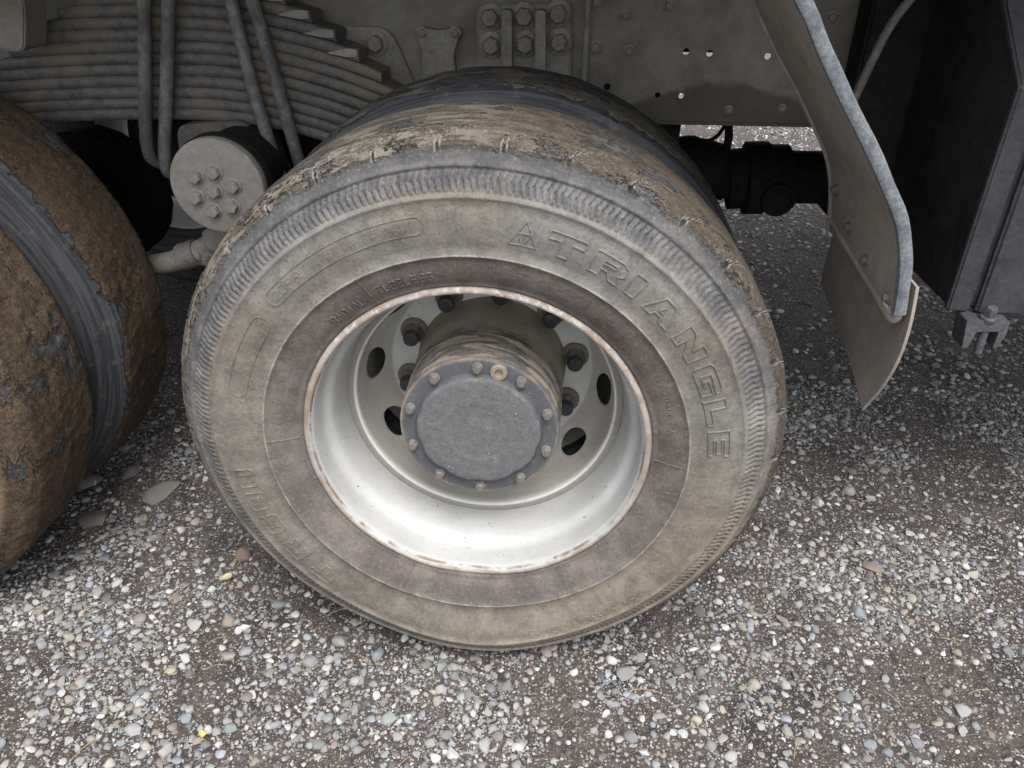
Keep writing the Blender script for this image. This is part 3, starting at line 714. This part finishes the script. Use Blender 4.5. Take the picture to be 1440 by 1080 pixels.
for x, z, s in ((.189, .534, .62), (.263, .528, .5), (.188, .627, .62), (.343, .62, .55), (.25, .60, .45), (.62, .41, .4), (.50, .405, .4), (.69, .60, .5)): bolt(x, .7985, z, frame, s)
part('crossmember_plate', prism([(.14, .15), (.405, .16), (.405, .3685), (.14, .3685)], .86, .875, .003), m_black, frame)
part('crossmember', box_bm((.27, 1.25, .45), (.18, .86, .12), .01), m_black, frame)
part('far_side_rail', box_bm((.3, 1.70, .5565), (5.8, .08, .297), .006), m_black, frame)

# ---- leaf spring pack
spring = empty('leaf_spring', (-.67, .73, AX+.35), truck); spring['label'] = 'thick stack of steel spring leaves held by u bolts'
NL = 13; TH = .0238
half = {12: .17, 11: .205, 10: .255, 9: .305, 8: .352, 7: .398, 6: .442, 5: .49, 4: .53, 3: .57, 2: .61, 1: .65, 0: .69}
def leafz(x, i):
    d = x+.04; return .394+TH*i-((.50-.012*i)*d*d if d > 0 else .10*d*d)
for i in range(NL):
    hl = half[i]; bm = bmesh.new(); n = 26; rows = []
    yj = random.uniform(-.0025, .0025)
    for q in range(n+1):
        x = -hl+2*hl*q/n; zz = leafz(x, i); e = TH*.49; ta = 1.0 if abs(x) < hl-.03 else 1-.25*(abs(x)-hl+.03)/.03
        y0, y1 = .690+yj, .780+yj; rd = .0075
        sec = [(y0+rd*.1, -e*.62), (y0, -e*.2), (y0, e*.25), (y0+rd*.15, e*.62*ta), (y0+rd*.7, e*ta), (y1-rd, e*ta), (y1, e*.3), (y1, -e*.3), (y1-rd, -e), (y0+rd*.6, -e)]
        rows.append([bm.verts.new((-.675+x, y, zz+z)) for y, z in sec])
    for a_, b_ in zip(rows, rows[1:]):
        for j in range(len(a_)): bm.faces.new((a_[j], a_[(j+1) % len(a_)], b_[(j+1) % len(a_)], b_[j]))
    bm.faces.new(rows[0]); bm.faces.new(rows[-1][::-1])
    part('leaf', bm, m_leaf, spring)
    if i in (8, 9, 10, 11):                                       # pale ground-off tips near the ends
        x = hl-.028; zz = leafz(x, i)
        part('leaf_tip', prism(round_poly([(-.675+x-.042, zz-.001), (-.675+x+.0, zz+TH*.36), (-.675+x+.026, zz+TH*.30), (-.675+x+.026, zz-TH*.36), (-.675+x+.0, zz-TH*.36)], .004), .685, .7, .001), m_leafend, spring)
def rod(name, pts, r, mat, par, per=6, n=12, label=None):
    bm = bmesh.new(); tube_bm(bm, smooth_path(pts, per), r, n); return part(name, bm, mat, par, label, 60)
ub = [[(-.755, .672, .72), (-.766, .668, .631), (-.800, .668, .49), (-.836, .668, .32), (-.826, .70, .275)],
      [(-.70, .672, .72), (-.713, .668, .631), (-.757, .668, .461), (-.802, .668, .285), (-.79, .70, .25)],
      [(-.592, .672, .72), (-.578, .668, .632), (-.565, .668, .493), (-.551, .668, .388), (-.528, .668, .25)],
      [(-.548, .672, .72), (-.532, .668, .633), (-.509, .668, .494), (-.494, .668, .389), (-.474, .668, .25)]]
for p in ub: rod('u_bolt', p, .0145, m_ubolt, spring)
part('spring_seat', prism(round_poly([(-.77, .25), (-.755, .375), (-.60, .388), (-.575, .36), (-.54, .20), (-.62, .12), (-.72, .14)], .025), .668, .80, .008), m_leaf, spring)
part('spring_top_pad', prism(round_poly([(-.80, .70), (-.52, .70), (-.54, .78), (-.78, .78)], .02), .67, .80, .006), m_black, spring)

# ---- trunnion cap between the wheels
cap = empty('trunnion_cap', (-.608, .5, AX+.285), truck); cap['label'] = 'round dusty trunnion end cap with seven bolts'
V, F = lathe([(.70, .09), (.60, .09), (.555, .098), (.548, .1055), (.522, .1055), (.5215, .098)], 64); obj('trunnion_boss', sharp(mesh('trunnion_boss', V, F, m_black)), cap, (-.608, 0, AX+.287))
V, F = lathe([(.524, .096), (.522, .1020), (.505, .1025), (.5015, .1015), (.500, .0985), (.500, .05), (.500, .002)], 64, None, True)
obj('cap_plate', sharp(mesh('cap_plate', V, F, m_cap), 60), cap, (-.608, 0, AX+.287))
cbolt = from_bm('cap_bolt', hex_bolt(.0145, .014, True, .0185, .003), m_cap)
for x, z in ((-.648, .310), (-.606, .320), (-.613, .280), (-.570, .291), (-.656, .266), (-.623, .237), (-.580, .247)):
    obj('cap_bolt', cbolt, cap, (x, .5, AX+z), (0, random.uniform(0, 1), 0))

# ---- torque rod and axle beam
trod = empty('torque_rod', (-.72, .64, AX+.08), truck)
rod('rod_tube', [(-1.20, .66, -.02), (-.86, .64, .045), (-.74, .64, .085)], .026, m_bracket, trod)
rod('rod_collar', [(-.80, .64, .065), (-.775, .64, .073), (-.755, .64, .08)], .033, m_bolt, trod)
rod('rod_end', [(-.76, .64, .078), (-.72, .65, .095), (-.67, .66, .12), (-.61, .66, .14)], [.028]*6+[.04]*6+[.042]*7, m_bracket, trod)
obj('bolt', bigb, trod, (-.715, .607, AX+.082), (.3, 0, 0)).scale = (.7, 1.1, .7)
tb = empty('added_gap_panels', (-.65, .95, AX+.2), truck)  # black panels added to darken the gap below the spring
part('dark_panel', prism(round_poly([(-.95, .376), (-.36, .376), (-.46, .14), (-.56, .06), (-.76, .06), (-.86, .14)], .03), .83, .90, .008), m_black, tb)
part('dark_block', box_bm((-.66, 1.28, .23), (.26, .72, .22), .02), m_black, tb)
ax1 = empty('axle_beam', (0, 1.2, AX), truck)
rod('axle_tube', [(0, .55, 0), (0, 1.2, 0), (0, 1.95, 0)], .085, m_black, ax1)
rod('differential', [(0, .98, 0), (0, 1.05, 0), (0, 1.2, 0), (0, 1.35, 0), (0, 1.42, 0)], [.09]*5+[.16]*8+[.22]*5+[.15]*7, m_black, ax1, n=20)
ax2 = empty('axle_beam', (LX, 1.2, AX), truck)
for o in list(ax1.children): obj(o.name.split('.')[0], o.data, ax2, (LX, 0, AX))
# wheels on the far side
wheel3 = empty('wheel', (0, 2.27, AX), truck); wheel4 = empty('wheel', (LX, 2.27, AX), truck)
for wv, xx in ((wheel3, 0), (wheel4, LX)):
    for nm_ in ('inner_tyre', 'inner_rim'):
        for yy in (1.43, 1.77): obj(nm_, bpy.data.meshes[nm_], wv, (xx, yy, AX))

# ---- propeller shaft seen through the gap
shaft = empty('propeller_shaft', (.75, 1.3, AX+.1), truck); shaft['label'] = 'black propeller shaft joint under the frame'
rod('shaft_tube', [(.80, 1.3, .113), (.9, 1.3, .113), (1.6, 1.3, .12)], .078, m_black, shaft, n=18)
rod('yoke', [(.62, 1.3, .10), (.66, 1.3, .105), (.70, 1.3, .107), (.76, 1.3, .108), (.795, 1.3, .108), (.81, 1.3, .11)], [.09]*8+[.108]*8+[.1]*8+[.096]*3+[.09]*4, m_black, shaft, n=18)
rod('slip_joint', [(.30, 1.3, .13), (.45, 1.3, .135), (.52, 1.3, .14), (.58, 1.3, .125), (.63, 1.3, .105)], [.095]*6+[.088]*6+[.082]*6+[.072]*7, m_black, shaft, n=18)
V, F = lathe([(.03, .05), (-.01, .05), (-.016, .046), (-.016, .038), (-.012, .034), (-.012, .001)], 28, None, True); obj('joint_cap', sharp(mesh('joint_cap', V, F, m_black)), shaft, (.755, 1.2, AX+.075))
rod('air_hose', [(.585, 1.25, .40), (.588, 1.25, .30), (.60, 1.26, .24), (.60, 1.27, .19)], .012, m_black, shaft)
rod('air_pipe', [(.582, 1.24, .34), (.578, 1.24, .27), (.55, 1.25, .23), (.49, 1.27, .215)], .0055, m_black, shaft)

# ---- mudguard and flap
guard = empty('mudguard', (.62, .24, AX+.25), truck); guard['label'] = 'dusty curved steel mudguard with blue grey edge'
GP = [(.20, .92), (.33, .80), (.426, .688), (.462, .634), (.502, .576), (.550, .511), (.592, .450), (.622, .402), (.640, .356), (.651, .305), (.657, .255)]
def sheet(prof, y0, y1, t, ny=8, wob=0.0, bottom=None):
    bm = bmesh.new(); pts = [Vector((x, z)) for x, z in prof]; n = len(pts); F_ = []; B_ = []
    for i, p in enumerate(pts):
        d = (pts[min(i+1, n-1)]-pts[max(i-1, 0)]).normalized(); nn = Vector((-d.y, d.x))
        if nn.x < 0: nn = -nn
        rf = []; rb = []
        for j in range(ny+1):
            v = j/ny; y = y0+(y1-y0)*v; q = p.copy()
            if bottom and i >= n-4: q = q+Vector(bottom(v, (i-(n-4))/3))
            q += nn*wob*sin(v*5+i)*.5
            rf.append(bm.verts.new((q.x, y, q.y))); rb.append(bm.verts.new((q.x+nn.x*t, y, q.y+nn.y*t)))
        F_.append(rf); B_.append(rb)
    for i in range(n-1):
        for j in range(ny):
            bm.faces.new((F_[i][j], F_[i][j+1], F_[i+1][j+1], F_[i+1][j])); bm.faces.new((B_[i][j], B_[i+1][j], B_[i+1][j+1], B_[i][j+1]))
        bm.faces.new((F_[i][0], F_[i+1][0], B_[i+1][0], B_[i][0])); bm.faces.new((F_[i][ny], B_[i][ny], B_[i+1][ny], F_[i+1][ny]))
    for j in range(ny):
        for R_, a_, b_ in ((0, F_, B_), (n-1, F_, B_)): bm.faces.new((a_[R_][j], a_[R_][j+1], b_[R_][j+1], b_[R_][j]))
    return bm
gp3 = [(v.x, v.y) for v in smooth_path([Vector((x, z, 0)) for x, z in GP], 3)]
part('guard_plate', sheet(gp3, .056, .43, .004, 8, .0012), m_guard, guard, ang=50)
bm = bmesh.new(); pts = [Vector((x, 0, z)) for x, z in gp3]; rows = []
for i, p in enumerate(pts):
    d = (pts[min(i+1, len(pts)-1)]-pts[max(i-1, 0)]).normalized(); nn = Vector((-d.z, 0, d.x)); nn = -nn if nn.x < 0 else nn
    wv = .0135+.0006*sin(i*1.3)
    rows.append([bm.verts.new(p+nn*o_+Vector((0, y, 0))) for o_, y in ((-.002, .064), (-.002, .050), (.004, .046), (wv, .047), (wv+.003, .052), (wv+.003, .064), (wv, .064), (.004, .060))])
for a_, b_ in zip(rows, rows[1:]):
    for j in range(8): bm.faces.new((a_[j], a_[(j+1) % 8], b_[(j+1) % 8], b_[j]))
bm.faces.new(rows[0]); bm.faces.new(rows[-1][::-1])
part('guard_edge', bm, m_edge, guard, 'chipped blue grey folded edge', 50)
# rolled lip round the lower corner and along the bottom
rod('guard_lip', [(.666, .060, .264), (.665, .062, .246), (.662, .078, .239), (.662, .16, .248), (.660, .30, .262), (.658, .43, .278)], .0075, m_guard, guard)
rod('inner_lip', [(x, .43, z) for x, z in GP[1:]], .005, m_guard, guard, 4)
for x, y, z in ((.6415, .385, .349), (.6505, .30, .307), (.654, .20, .285), (.6565, .085, .268)):
    o = obj('bolt', bigb, guard, (x-.002, y, AX+z), (0, 0, rad(-90))); o.scale = (.42, .5, .42)
FP = [(.669, .33), (.671, .29), (.672, .25), (.671, .20), (.668, .16), (.664, .125), (.658, .09), (.650, .05)]
def flap_bottom(v, k):          # bottom edge rises towards the inner side, outer corner curls to the wheel
    return (.012*v*k, (.075*v**.8-.02*(1-v)**3)*k)
bm = bmesh.new(); ny = 14; n = 14; Fv = []; Bv = []
for i in range(n+1):
    u = i/n; rf = []; rb = []
    for j in range(ny+1):
        v = j/ny; top = .30; bot = .062+.062*v**.9
        y = .056+.421*v-.018*sin(pi*min(1, u*1.05))*(1-v)**2+.02*u**3*(1-v)-.05*(1-u)**2*v
        z = top+(bot-top)*u; x = .678+.003*sin(3*v+2*u)-.022*u*u*(1-v)**2+.006*u*v
        rf.append(bm.verts.new((x, y, z))); rb.append(bm.verts.new((x+.0045, y-.001, z)))
    Fv.append(rf); Bv.append(rb)
for i in range(n):
    for j in range(ny):
        bm.faces.new((Fv[i][j], Fv[i][j+1], Fv[i+1][j+1], Fv[i+1][j])); bm.faces.new((Bv[i][j], Bv[i+1][j], Bv[i+1][j+1], Bv[i][j+1]))
    bm.faces.new((Fv[i][0], Fv[i+1][0], Bv[i+1][0], Bv[i][0])); bm.faces.new((Fv[i][ny], Bv[i][ny], Bv[i+1][ny], Fv[i+1][ny]))
for j in range(ny): bm.faces.new((Fv[n][j], Fv[n][j+1], Bv[n][j+1], Bv[n][j])); bm.faces.new((Fv[0][j], Bv[0][j], Bv[0][j+1], Fv[0][j+1]))
part('mud_flap', bm, m_flap, guard, 'beige brown rubber mud flap hanging below the guard')

# ---- side box
bx = empty('side_box', (1.3, .6, AX+.14), truck); bx['label'] = 'black side box with rounded shoulder'
prof = [(.30, .155), (.30, .55), (.43, .66), (.52, .95), (.92, .95), (.92, .145)]
def yz_prism(prof, x0, x1, bevel):
    bm = bmesh.new(); a_ = [bm.verts.new((x0, y, z)) for y, z in prof]; b_ = [bm.verts.new((x1, y, z)) for y, z in prof]; n = len(prof)
    bm.faces.new(a_); bm.faces.new(b_[::-1])
    for i in range(n): bm.faces.new((a_[i], b_[i], b_[(i+1) % n], a_[(i+1) % n]))
    bmesh.ops.recalc_face_normals(bm, faces=bm.faces[:])
    bmesh.ops.bevel(bm, geom=bm.edges[:], offset=bevel, segments=3, affect='EDGES'); return bm
part('box_body', yz_prism(prof, .862, 2.0, .006), m_box, bx)
part('box_strap', yz_prism([(.292, .152), (.292, .552), (.424, .664), (.514, .95), (.53, .95), (.44, .655), (.308, .548), (.308, .152)], .858, .899, .004), m_boxface, bx, 'scratched flat strap round the box')
part('box_panel', yz_prism([(.288, .150), (.288, .556), (.420, .668), (.508, .95), (.53, .95), (.44, .655), (.308, .546), (.308, .150)], .909, 1.99, .005), m_boxface, bx, 'dusty dark outer panel')
part('box_foot_rail', box_bm((1.45, .42, .128), (.9, .10, .03), .006), m_black, bx)
part('added_dark_plate', box_bm((.80, .745, .58), (.124, .09, .78), .006), m_black, bx)  # black plate added to darken the space between guard and box
# clamp at the lower corner
part('clamp', prism(round_poly([(.884, .149), (.962, .150), (.962, .122), (.955, .094), (.946, .094), (.948, .128), (.908, .126), (.903, .092), (.892, .090)], .005), .262, .31, .003), m_clamp, bx)
o = obj('bolt', from_bm('bolt', hex_bolt(.0175, .022, True, .024, .008), m_clamp), bx, (.925, .272, AX+.150), (rad(-80), 0, 0)); o.scale = (.62, .8, .62)
rod('clamp_stud', [(.926, .272, .150), (.927, .272, .12), (.928, .272, .078)], .008, m_clamp, bx)

# ---- hose hanging behind the guard
hose = empty('brake_hose', (.8, .62, AX+.6), truck)
rod('hose', [(.86, .56, .80), (.785, .56, .70), (.735, .56, .62), (.712, .56, .55), (.690, .57, .45), (.665, .58, .38)], .0085, m_hose, hose)

# ---- body above the frame: outside the picture, it keeps the light off the chassis
body = empty('cargo_body', (0, 1.25, AX+.95), truck)
part('floor', box_bm((.6, 1.25, 1.035), (6.4, 2.44, .07), .01), m_bed, body)
part('side_rail', box_bm((.6, .012, 1.05), (6.4, .036, .13), .008), m_bed, body)
part('side_rail', box_bm((.6, 2.488, 1.05), (6.4, .036, .13), .008), m_bed, body)
for x in (-1.8, -.9, 0, .9, 1.8, 2.7): part('floor_bearer', box_bm((x, 1.25, .955), (.08, 2.3, .088), .006), m_bed, body)
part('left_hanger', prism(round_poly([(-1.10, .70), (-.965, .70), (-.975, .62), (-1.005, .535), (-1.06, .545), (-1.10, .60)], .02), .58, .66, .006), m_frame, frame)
bpy.data.objects['left_hanger'].name = 'hanger_bracket'

# ------------------------------------------------------------------ ground
def gh(x, y):
    P = np.stack([x, y, np.zeros_like(x)], -1)
    fade = np.clip(1.5-np.hypot(x-.2, y-.4)/4, 0, 1)
    return (.010*vnoise(P, 2.3, 61, 2)+.0045*vnoise(P, 14, 62, 3)-.006)*fade
xs = np.r_[-60, -30, -15, -8, -4, np.arange(-2.6, -1.4, .06), np.arange(-1.4, 1.9, .011), np.arange(1.9, 3.2, .05), 4, 8, 15, 30, 60]
ys = np.r_[-60, -30, -15, -8, -4, -2, np.arange(-1.0, -.45, .05), np.arange(-.45, 1.3, .011), np.arange(1.3, 5, .06), 7, 10, 15, 30, 60]
X, Yg = np.meshgrid(xs, ys); Zg = gh(X, Yg); V = np.stack([X, Yg, Zg], -1).reshape(-1, 3); nx, ny = len(xs), len(ys)
i = np.arange(ny-1)[:, None]*nx; j = np.arange(nx-1)[None]
Fq = np.stack([i+j, i+j+1, i+nx+j+1, i+nx+j], -1).reshape(-1, 4).tolist()
ground = obj('ground', mesh('ground', V, Fq, m_dirt), None, (0, 0, 0)); ground['kind'] = 'structure'

def ico(sub):
    bm = bmesh.new(); bmesh.ops.create_icosphere(bm, subdivisions=sub, radius=1); bm.verts.ensure_lookup_table()
    V = np.array([v.co for v in bm.verts]); F = np.array([[v.index for v in f.verts] for f in bm.faces]); bm.free(); return V, F
I1, I2 = ico(1), ico(2)
def template(base, seed, ang):
    V, F = base; r = np.random.default_rng(seed); V = V*(1+.16*vnoise(V, 1.1, seed, 2)[:, None]*2)
    for k in range(ang):                                    # planes chopped off: broken faces
        n = r.normal(size=3); n /= np.linalg.norm(n); d = r.uniform(.45, .82); t = V@n-d; V = V-np.outer(np.clip(t, 0, None), n)
    V = V*np.array([1, r.uniform(.5, .92), r.uniform(.36, .66)]); return V/np.abs(V[:, :2]).max()
T1 = [template(I1, k, 2) for k in range(16)]
T2 = [template(I2, 50+k, (2, 5, 7, 4, 8, 1)[k % 6]) for k in range(36)]
PAL = np.array([(.27, .275, .275), (.20, .205, .21), (.34, .34, .33), (.24, .26, .285), (.44, .435, .42), (.30, .275, .24), (.25, .215, .185), (.34, .315, .275), (.47, .465, .45), (.165, .17, .175), (.26, .28, .275), (.26, .215, .185), (.135, .13, .13)])
PW = np.array([.14, .10, .13, .10, .12, .11, .07, .08, .045, .06, .07, .035, .06]); PW = PW/PW.sum()
def tint(n, r=RNG): return np.clip(np.array([1.0, 1.015, 1.035])*PAL[r.choice(len(PAL), n, p=PW)]*r.uniform(.72, 1.28, (n, 1))*r.uniform(.97, 1.03, (n, 3)), .03, .75)
def in_view(x, y, m=.12):
    v = np.stack([x-cam.location.x, y-cam.location.y, np.full_like(x, -cam.location.z)], -1)
    zc = v@np.array(fw); u = v@np.array(r2)/zc; q = v@np.array(u2)/zc
    return (zc > .1) & (np.abs(u) < .6667+m) & (np.abs(q) < .5+m)
def under_tyre(x, y):
    t = np.zeros(len(x), bool)
    f = (0-cam.location.y)/(y-cam.location.y+1e-9)       # stones far behind the near wheel cannot be seen past it
    hx_ = cam.location.x+(x-cam.location.x)*f; hz_ = cam.location.z*(1-f)-AX
    t |= (y > .3) & (np.hypot(hx_, hz_) < .36)
    for cx in (0, LX):
        for y0, y1 in ((.035, .225), (.375, .565)): t |= (np.abs(x-cx) < .10) & (y > y0) & (y < y1)
    return t
def scatter(n, x0, x1, y0, y1, lo, hi, power, dens, m=.26):
    x = RNG.uniform(x0, x1, n); y = RNG.uniform(y0, y1, n)
    P = np.stack([x, y, np.zeros(n)], -1)
    cl = vnoise(P, 3.2, 71, 3)+.5*vnoise(P, 11, 72, 2)
    # stony in front of and left of the near wheel, barer earth to the right
    p = dens+1.25*cl-.22*np.clip((x-.3)/.6, 0, 1)*np.clip((.55-np.abs(y-.15))/.3, 0, 1)+-.16*np.exp(-((x-.25)/.22)**2-((y+.16)/.13)**2)-.14*np.exp(-((x+.28)/.16)**2-((y+.13)/.1)**2)+.10*np.clip(-(x+.2)/.4, 0, 1)
    p = np.maximum(p, dens*.22)
    k = (RNG.random(n) < p) & in_view(x, y, m) & ~under_tyre(x, y); x, y = x[k], y[k]
    s = lo+(hi-lo)*RNG.random(len(x))**power
    return x, y, s/2
def thin_out(x, y, s, f=.8):
    order = np.argsort(-s); cell = .03; grid = {}; keep = []
    for i in order:
        cx, cy = int(x[i]//cell), int(y[i]//cell); ok = True
        for a_ in (-1, 0, 1):
            for b_ in (-1, 0, 1):
                for j in grid.get((cx+a_, cy+b_), ()):
                    if (x[i]-x[j])**2+(y[i]-y[j])**2 < (f*(s[i]+s[j]))**2: ok = False; break
                if not ok: break
            if not ok: break
        if ok: grid.setdefault((cx, cy), []).append(i); keep.append(i)
    return np.array(keep)
def build(parts, name):
    Vs, Fs, Cs, off = [], [], [], 0
    for temps, faces, x, y, s in parts:
        n = len(x); z = gh(x, y); ti = RNG.integers(0, len(temps), n); an = RNG.uniform(0, 2*pi, n); col = tint(n)
        tl = RNG.normal(0, .22, (n, 2)); T = np.stack(temps)[ti]*s[:, None, None]
        c_, s_ = np.cos(an)[:, None], np.sin(an)[:, None]
        vx = T[..., 0]*c_-T[..., 1]*s_; vy = T[..., 0]*s_+T[..., 1]*c_; vz = T[..., 2]+vx*tl[:, :1]+vy*tl[:, 1:]
        W = np.stack([vx+x[:, None], vy+y[:, None], vz+(z+s*RNG.uniform(-.15, .24, n))[:, None]], -1)
        m = T.shape[1]; Vs.append(W.reshape(-1, 3)); Fs.append((faces[None]+(off+np.arange(n)*m)[:, None, None]).reshape(-1, 3))
        Cs.append(np.repeat(col, m, 0)); off += n*m
    V = np.concatenate(Vs); F = np.concatenate(Fs); Cc = np.concatenate(Cs)
    me = bpy.data.meshes.new(name); me.vertices.add(len(V)); me.vertices.foreach_set('co', V.astype(np.float32).ravel())
    me.loops.add(F.size); me.loops.foreach_set('vertex_index', F.astype(np.int32).ravel())
    me.polygons.add(len(F)); me.polygons.foreach_set('loop_start', (np.arange(len(F))*3).astype(np.int32))
    me.polygons.foreach_set('use_smooth', np.ones(len(F), bool))
    at = me.attributes.new('tint', 'FLOAT_COLOR', 'POINT'); at.data.foreach_set('color', np.c_[Cc, np.ones(len(Cc))].astype(np.float32).ravel())
    me.materials.append(m_gravel); me.update(); me.validate(); me.set_sharp_from_angle(angle=rad(42)); print('GRAVEL', len(F)); return me
# singly placed stones: the broad flat ones between the wheels and others one can pick out
named = [(-1.13, .47, .052, (.22, .205, .19), .8), (-.905, .46, .055, (.215, .20, .185), .7), (-1.02, .335, .047, (.205, .195, .18), .2), (-1.17, .265, .026, (.17, .18, .19), 0.4), (-.60, .235, .024, (.185, .13, .105), .3), (-1.02, .52, .03, (.16, .155, .15), 1.2),
         (.895, .315, .027, (.24, .195, .165), 2.4), (.425, -.125, .0135, (.46, .42, .33), 0), (.77, -.165, .014, (.23, .26, .29), .3), (.48, -.195, .013, (.42, .42, .40), .5), (.60, -.11, .013, (.36, .38, .44), 0), (-.30, .0, .018, (.33, .33, .31), 0), (-.62, -.10, .013, (.42, .36, .28), 0),
         (-.515, -.06, .016, (.32, .30, .25), .4), (-.55, -.27, .02, (.38, .37, .35), 1.1), (-.63, -.23, .022, (.36, .36, .37), .2), (-.37, -.20, .015, (.30, .31, .33), .6), (.30, -.03, .024, (.25, .26, .27), .2)]
sx, sy, ss = scatter(4000, -1.45, 2.0, -.42, 1.15, .021, .036, 2.2, .42, .03)
sx = np.r_[[q[0] for q in named], sx]; sy = np.r_[[q[1] for q in named], sy]; ss = np.r_[[q[2] for q in named], ss]
kp = thin_out(sx, sy, ss, 1.0)
dist = np.hypot(sx-cam.location.x, sy-cam.location.y)
show = {i: ss[i]/math.hypot(dist[i], 1.3) for i in kp}
kp = sorted(kp, key=lambda i: (0 if i < len(named) else 1, -show[i]))
single, restb = kp[:300], np.array(kp[300:], int)
SM = []
for k, t in enumerate(T2): SM.append(sharp(mesh('stone', t, I2[1].tolist(), m_stone), 42))
tc = tint(len(single))
for q, i in enumerate(single):
    s = ss[i]; nmd = i < len(named); k = random.randrange(len(SM)) if not (nmd and s > .02) else random.choice([q_ for q_ in range(len(SM)) if q_ % 6 in (2, 4)])
    z = float(gh(np.array([sx[i]]), np.array([sy[i]]))[0])
    o = bpy.data.objects.new('stone', SM[k]); C.objects.link(o); o.parent = ground
    o.location = (sx[i], sy[i], z+s*(.02 if (nmd and s > .03) else random.uniform(.05, .3)))
    o.rotation_euler = (random.gauss(0, .15), random.gauss(0, .15), named[i][4] if nmd else random.uniform(0, 6.3))
    o.scale = (s, s, s*(.6 if (nmd and s > .03) else random.uniform(.8, 1.15)))
    o.color = (*(named[i][3] if nmd else tc[q]), 1)
big_xy = (sx[single], sy[single], ss[single])
parts = []
if len(restb): parts.append((T2, I2[1], sx[restb], sy[restb], ss[restb]))
mx, my, ms = scatter(94000, -1.7, 2.2, -.6, 1.15, .0075, .0225, 2.1, .50)
mk = thin_out(mx, my, ms, .82); hv = ms[mk] > .0066
for T_, I_, q_ in ((T2, I2[1], mk[hv]), (T1, I1[1], mk[~hv])): parts.append((T_, I_, mx[q_], my[q_], ms[q_]))
px_, py_, ps = scatter(205000, -1.7, 2.2, -.6, 1.15, .0026, .0078, 1.5, .52)
parts.append((T1, I1[1], px_, py_, ps))
fx, fy, fs = scatter(34000, -.2, 4.2, 1.15, 6.0, .010, .034, 1.8, .75)
fk = thin_out(fx, fy, fs, .8); parts.append((T1, I1[1], fx[fk], fy[fk], fs[fk]))
gv = obj('gravel', build(parts, 'gravel'), None, (0, 0, 0)); gv['kind'] = 'stuff'
gv['label'] = 'loose grey and tan gravel spread over brown earth'; gv['category'] = 'gravel'

# ------------------------------------------------------------------ leaves and straws on the gravel
def flat_mat(name, c1, c2):
    M = MT(name, .85, 0, .2); n = M.noise(60, 4, .6); M.col(M.mix(M.ramp(n, .3, .7), c1, c2)); M.bump(n, .001, .5); return M.m
m_dry = flat_mat('dry_leaf', (.42, .34, .22), (.58, .50, .36)); m_yel = flat_mat('yellow_leaf', (.52, .40, .12), (.62, .50, .20)); m_straw = flat_mat('straw', (.30, .23, .12), (.42, .33, .19))
def leaf(name, x, y, s, rz, mat, lab, seed):
    n = 9; V = []; F = []; r = np.random.default_rng(seed)
    for i in range(n):
        u = i/(n-1); wv = .48*math.sin(pi*u**.8)*s
        for j in range(5):
            v = j/2-1; V.append(((u-.5)*1.6*s, v*wv, .012*abs(v)**1.5*(s/.02)+.004*math.sin(5*u+2*v+seed)+r.uniform(-.0012, .0012)))
    for i in range(n-1):
        for j in range(4): a_ = i*5+j; F.append((a_, a_+1, a_+6, a_+5))
    o = obj(name, mesh(name, V, F, mat), None, (x, y, float(gh(np.array([x]), np.array([y]))[0])+.011), (.15, .1, rz)); o['label'] = lab; o['category'] = 'leaf'
    m = o.modifiers.new('thickness', 'SOLIDIFY'); m.thickness = .0006
leaf('dry_leaf', -.60, .145, .017, .7, m_dry, 'crumpled pale dry leaf beside a pebble cluster', 2)
leaf('yellow_leaf', -.49, -.235, .011, .3, m_yel, 'small bright yellow leaf scrap on the gravel', 5)
for k in range(16):
    x, y = random.uniform(-.9, 1.0), random.uniform(-.33, .15); a_ = random.uniform(0, 6.3); L = random.uniform(.015, .035)
    bm = bmesh.new(); tube_bm(bm, smooth_path([(-L*cos(a_), -L*sin(a_), 0), (0, .003, .004), (L*cos(a_), L*sin(a_), .001)], 3), .0007, 5)
    o = obj('straw', from_bm('straw', bm, m_straw), None, (x, y, float(gh(np.array([x]), np.array([y]))[0])+.009))
    o['label'] = 'thin dry straw lying on the gravel'; o['category'] = 'straw'; o['group'] = 'straws on the gravel'
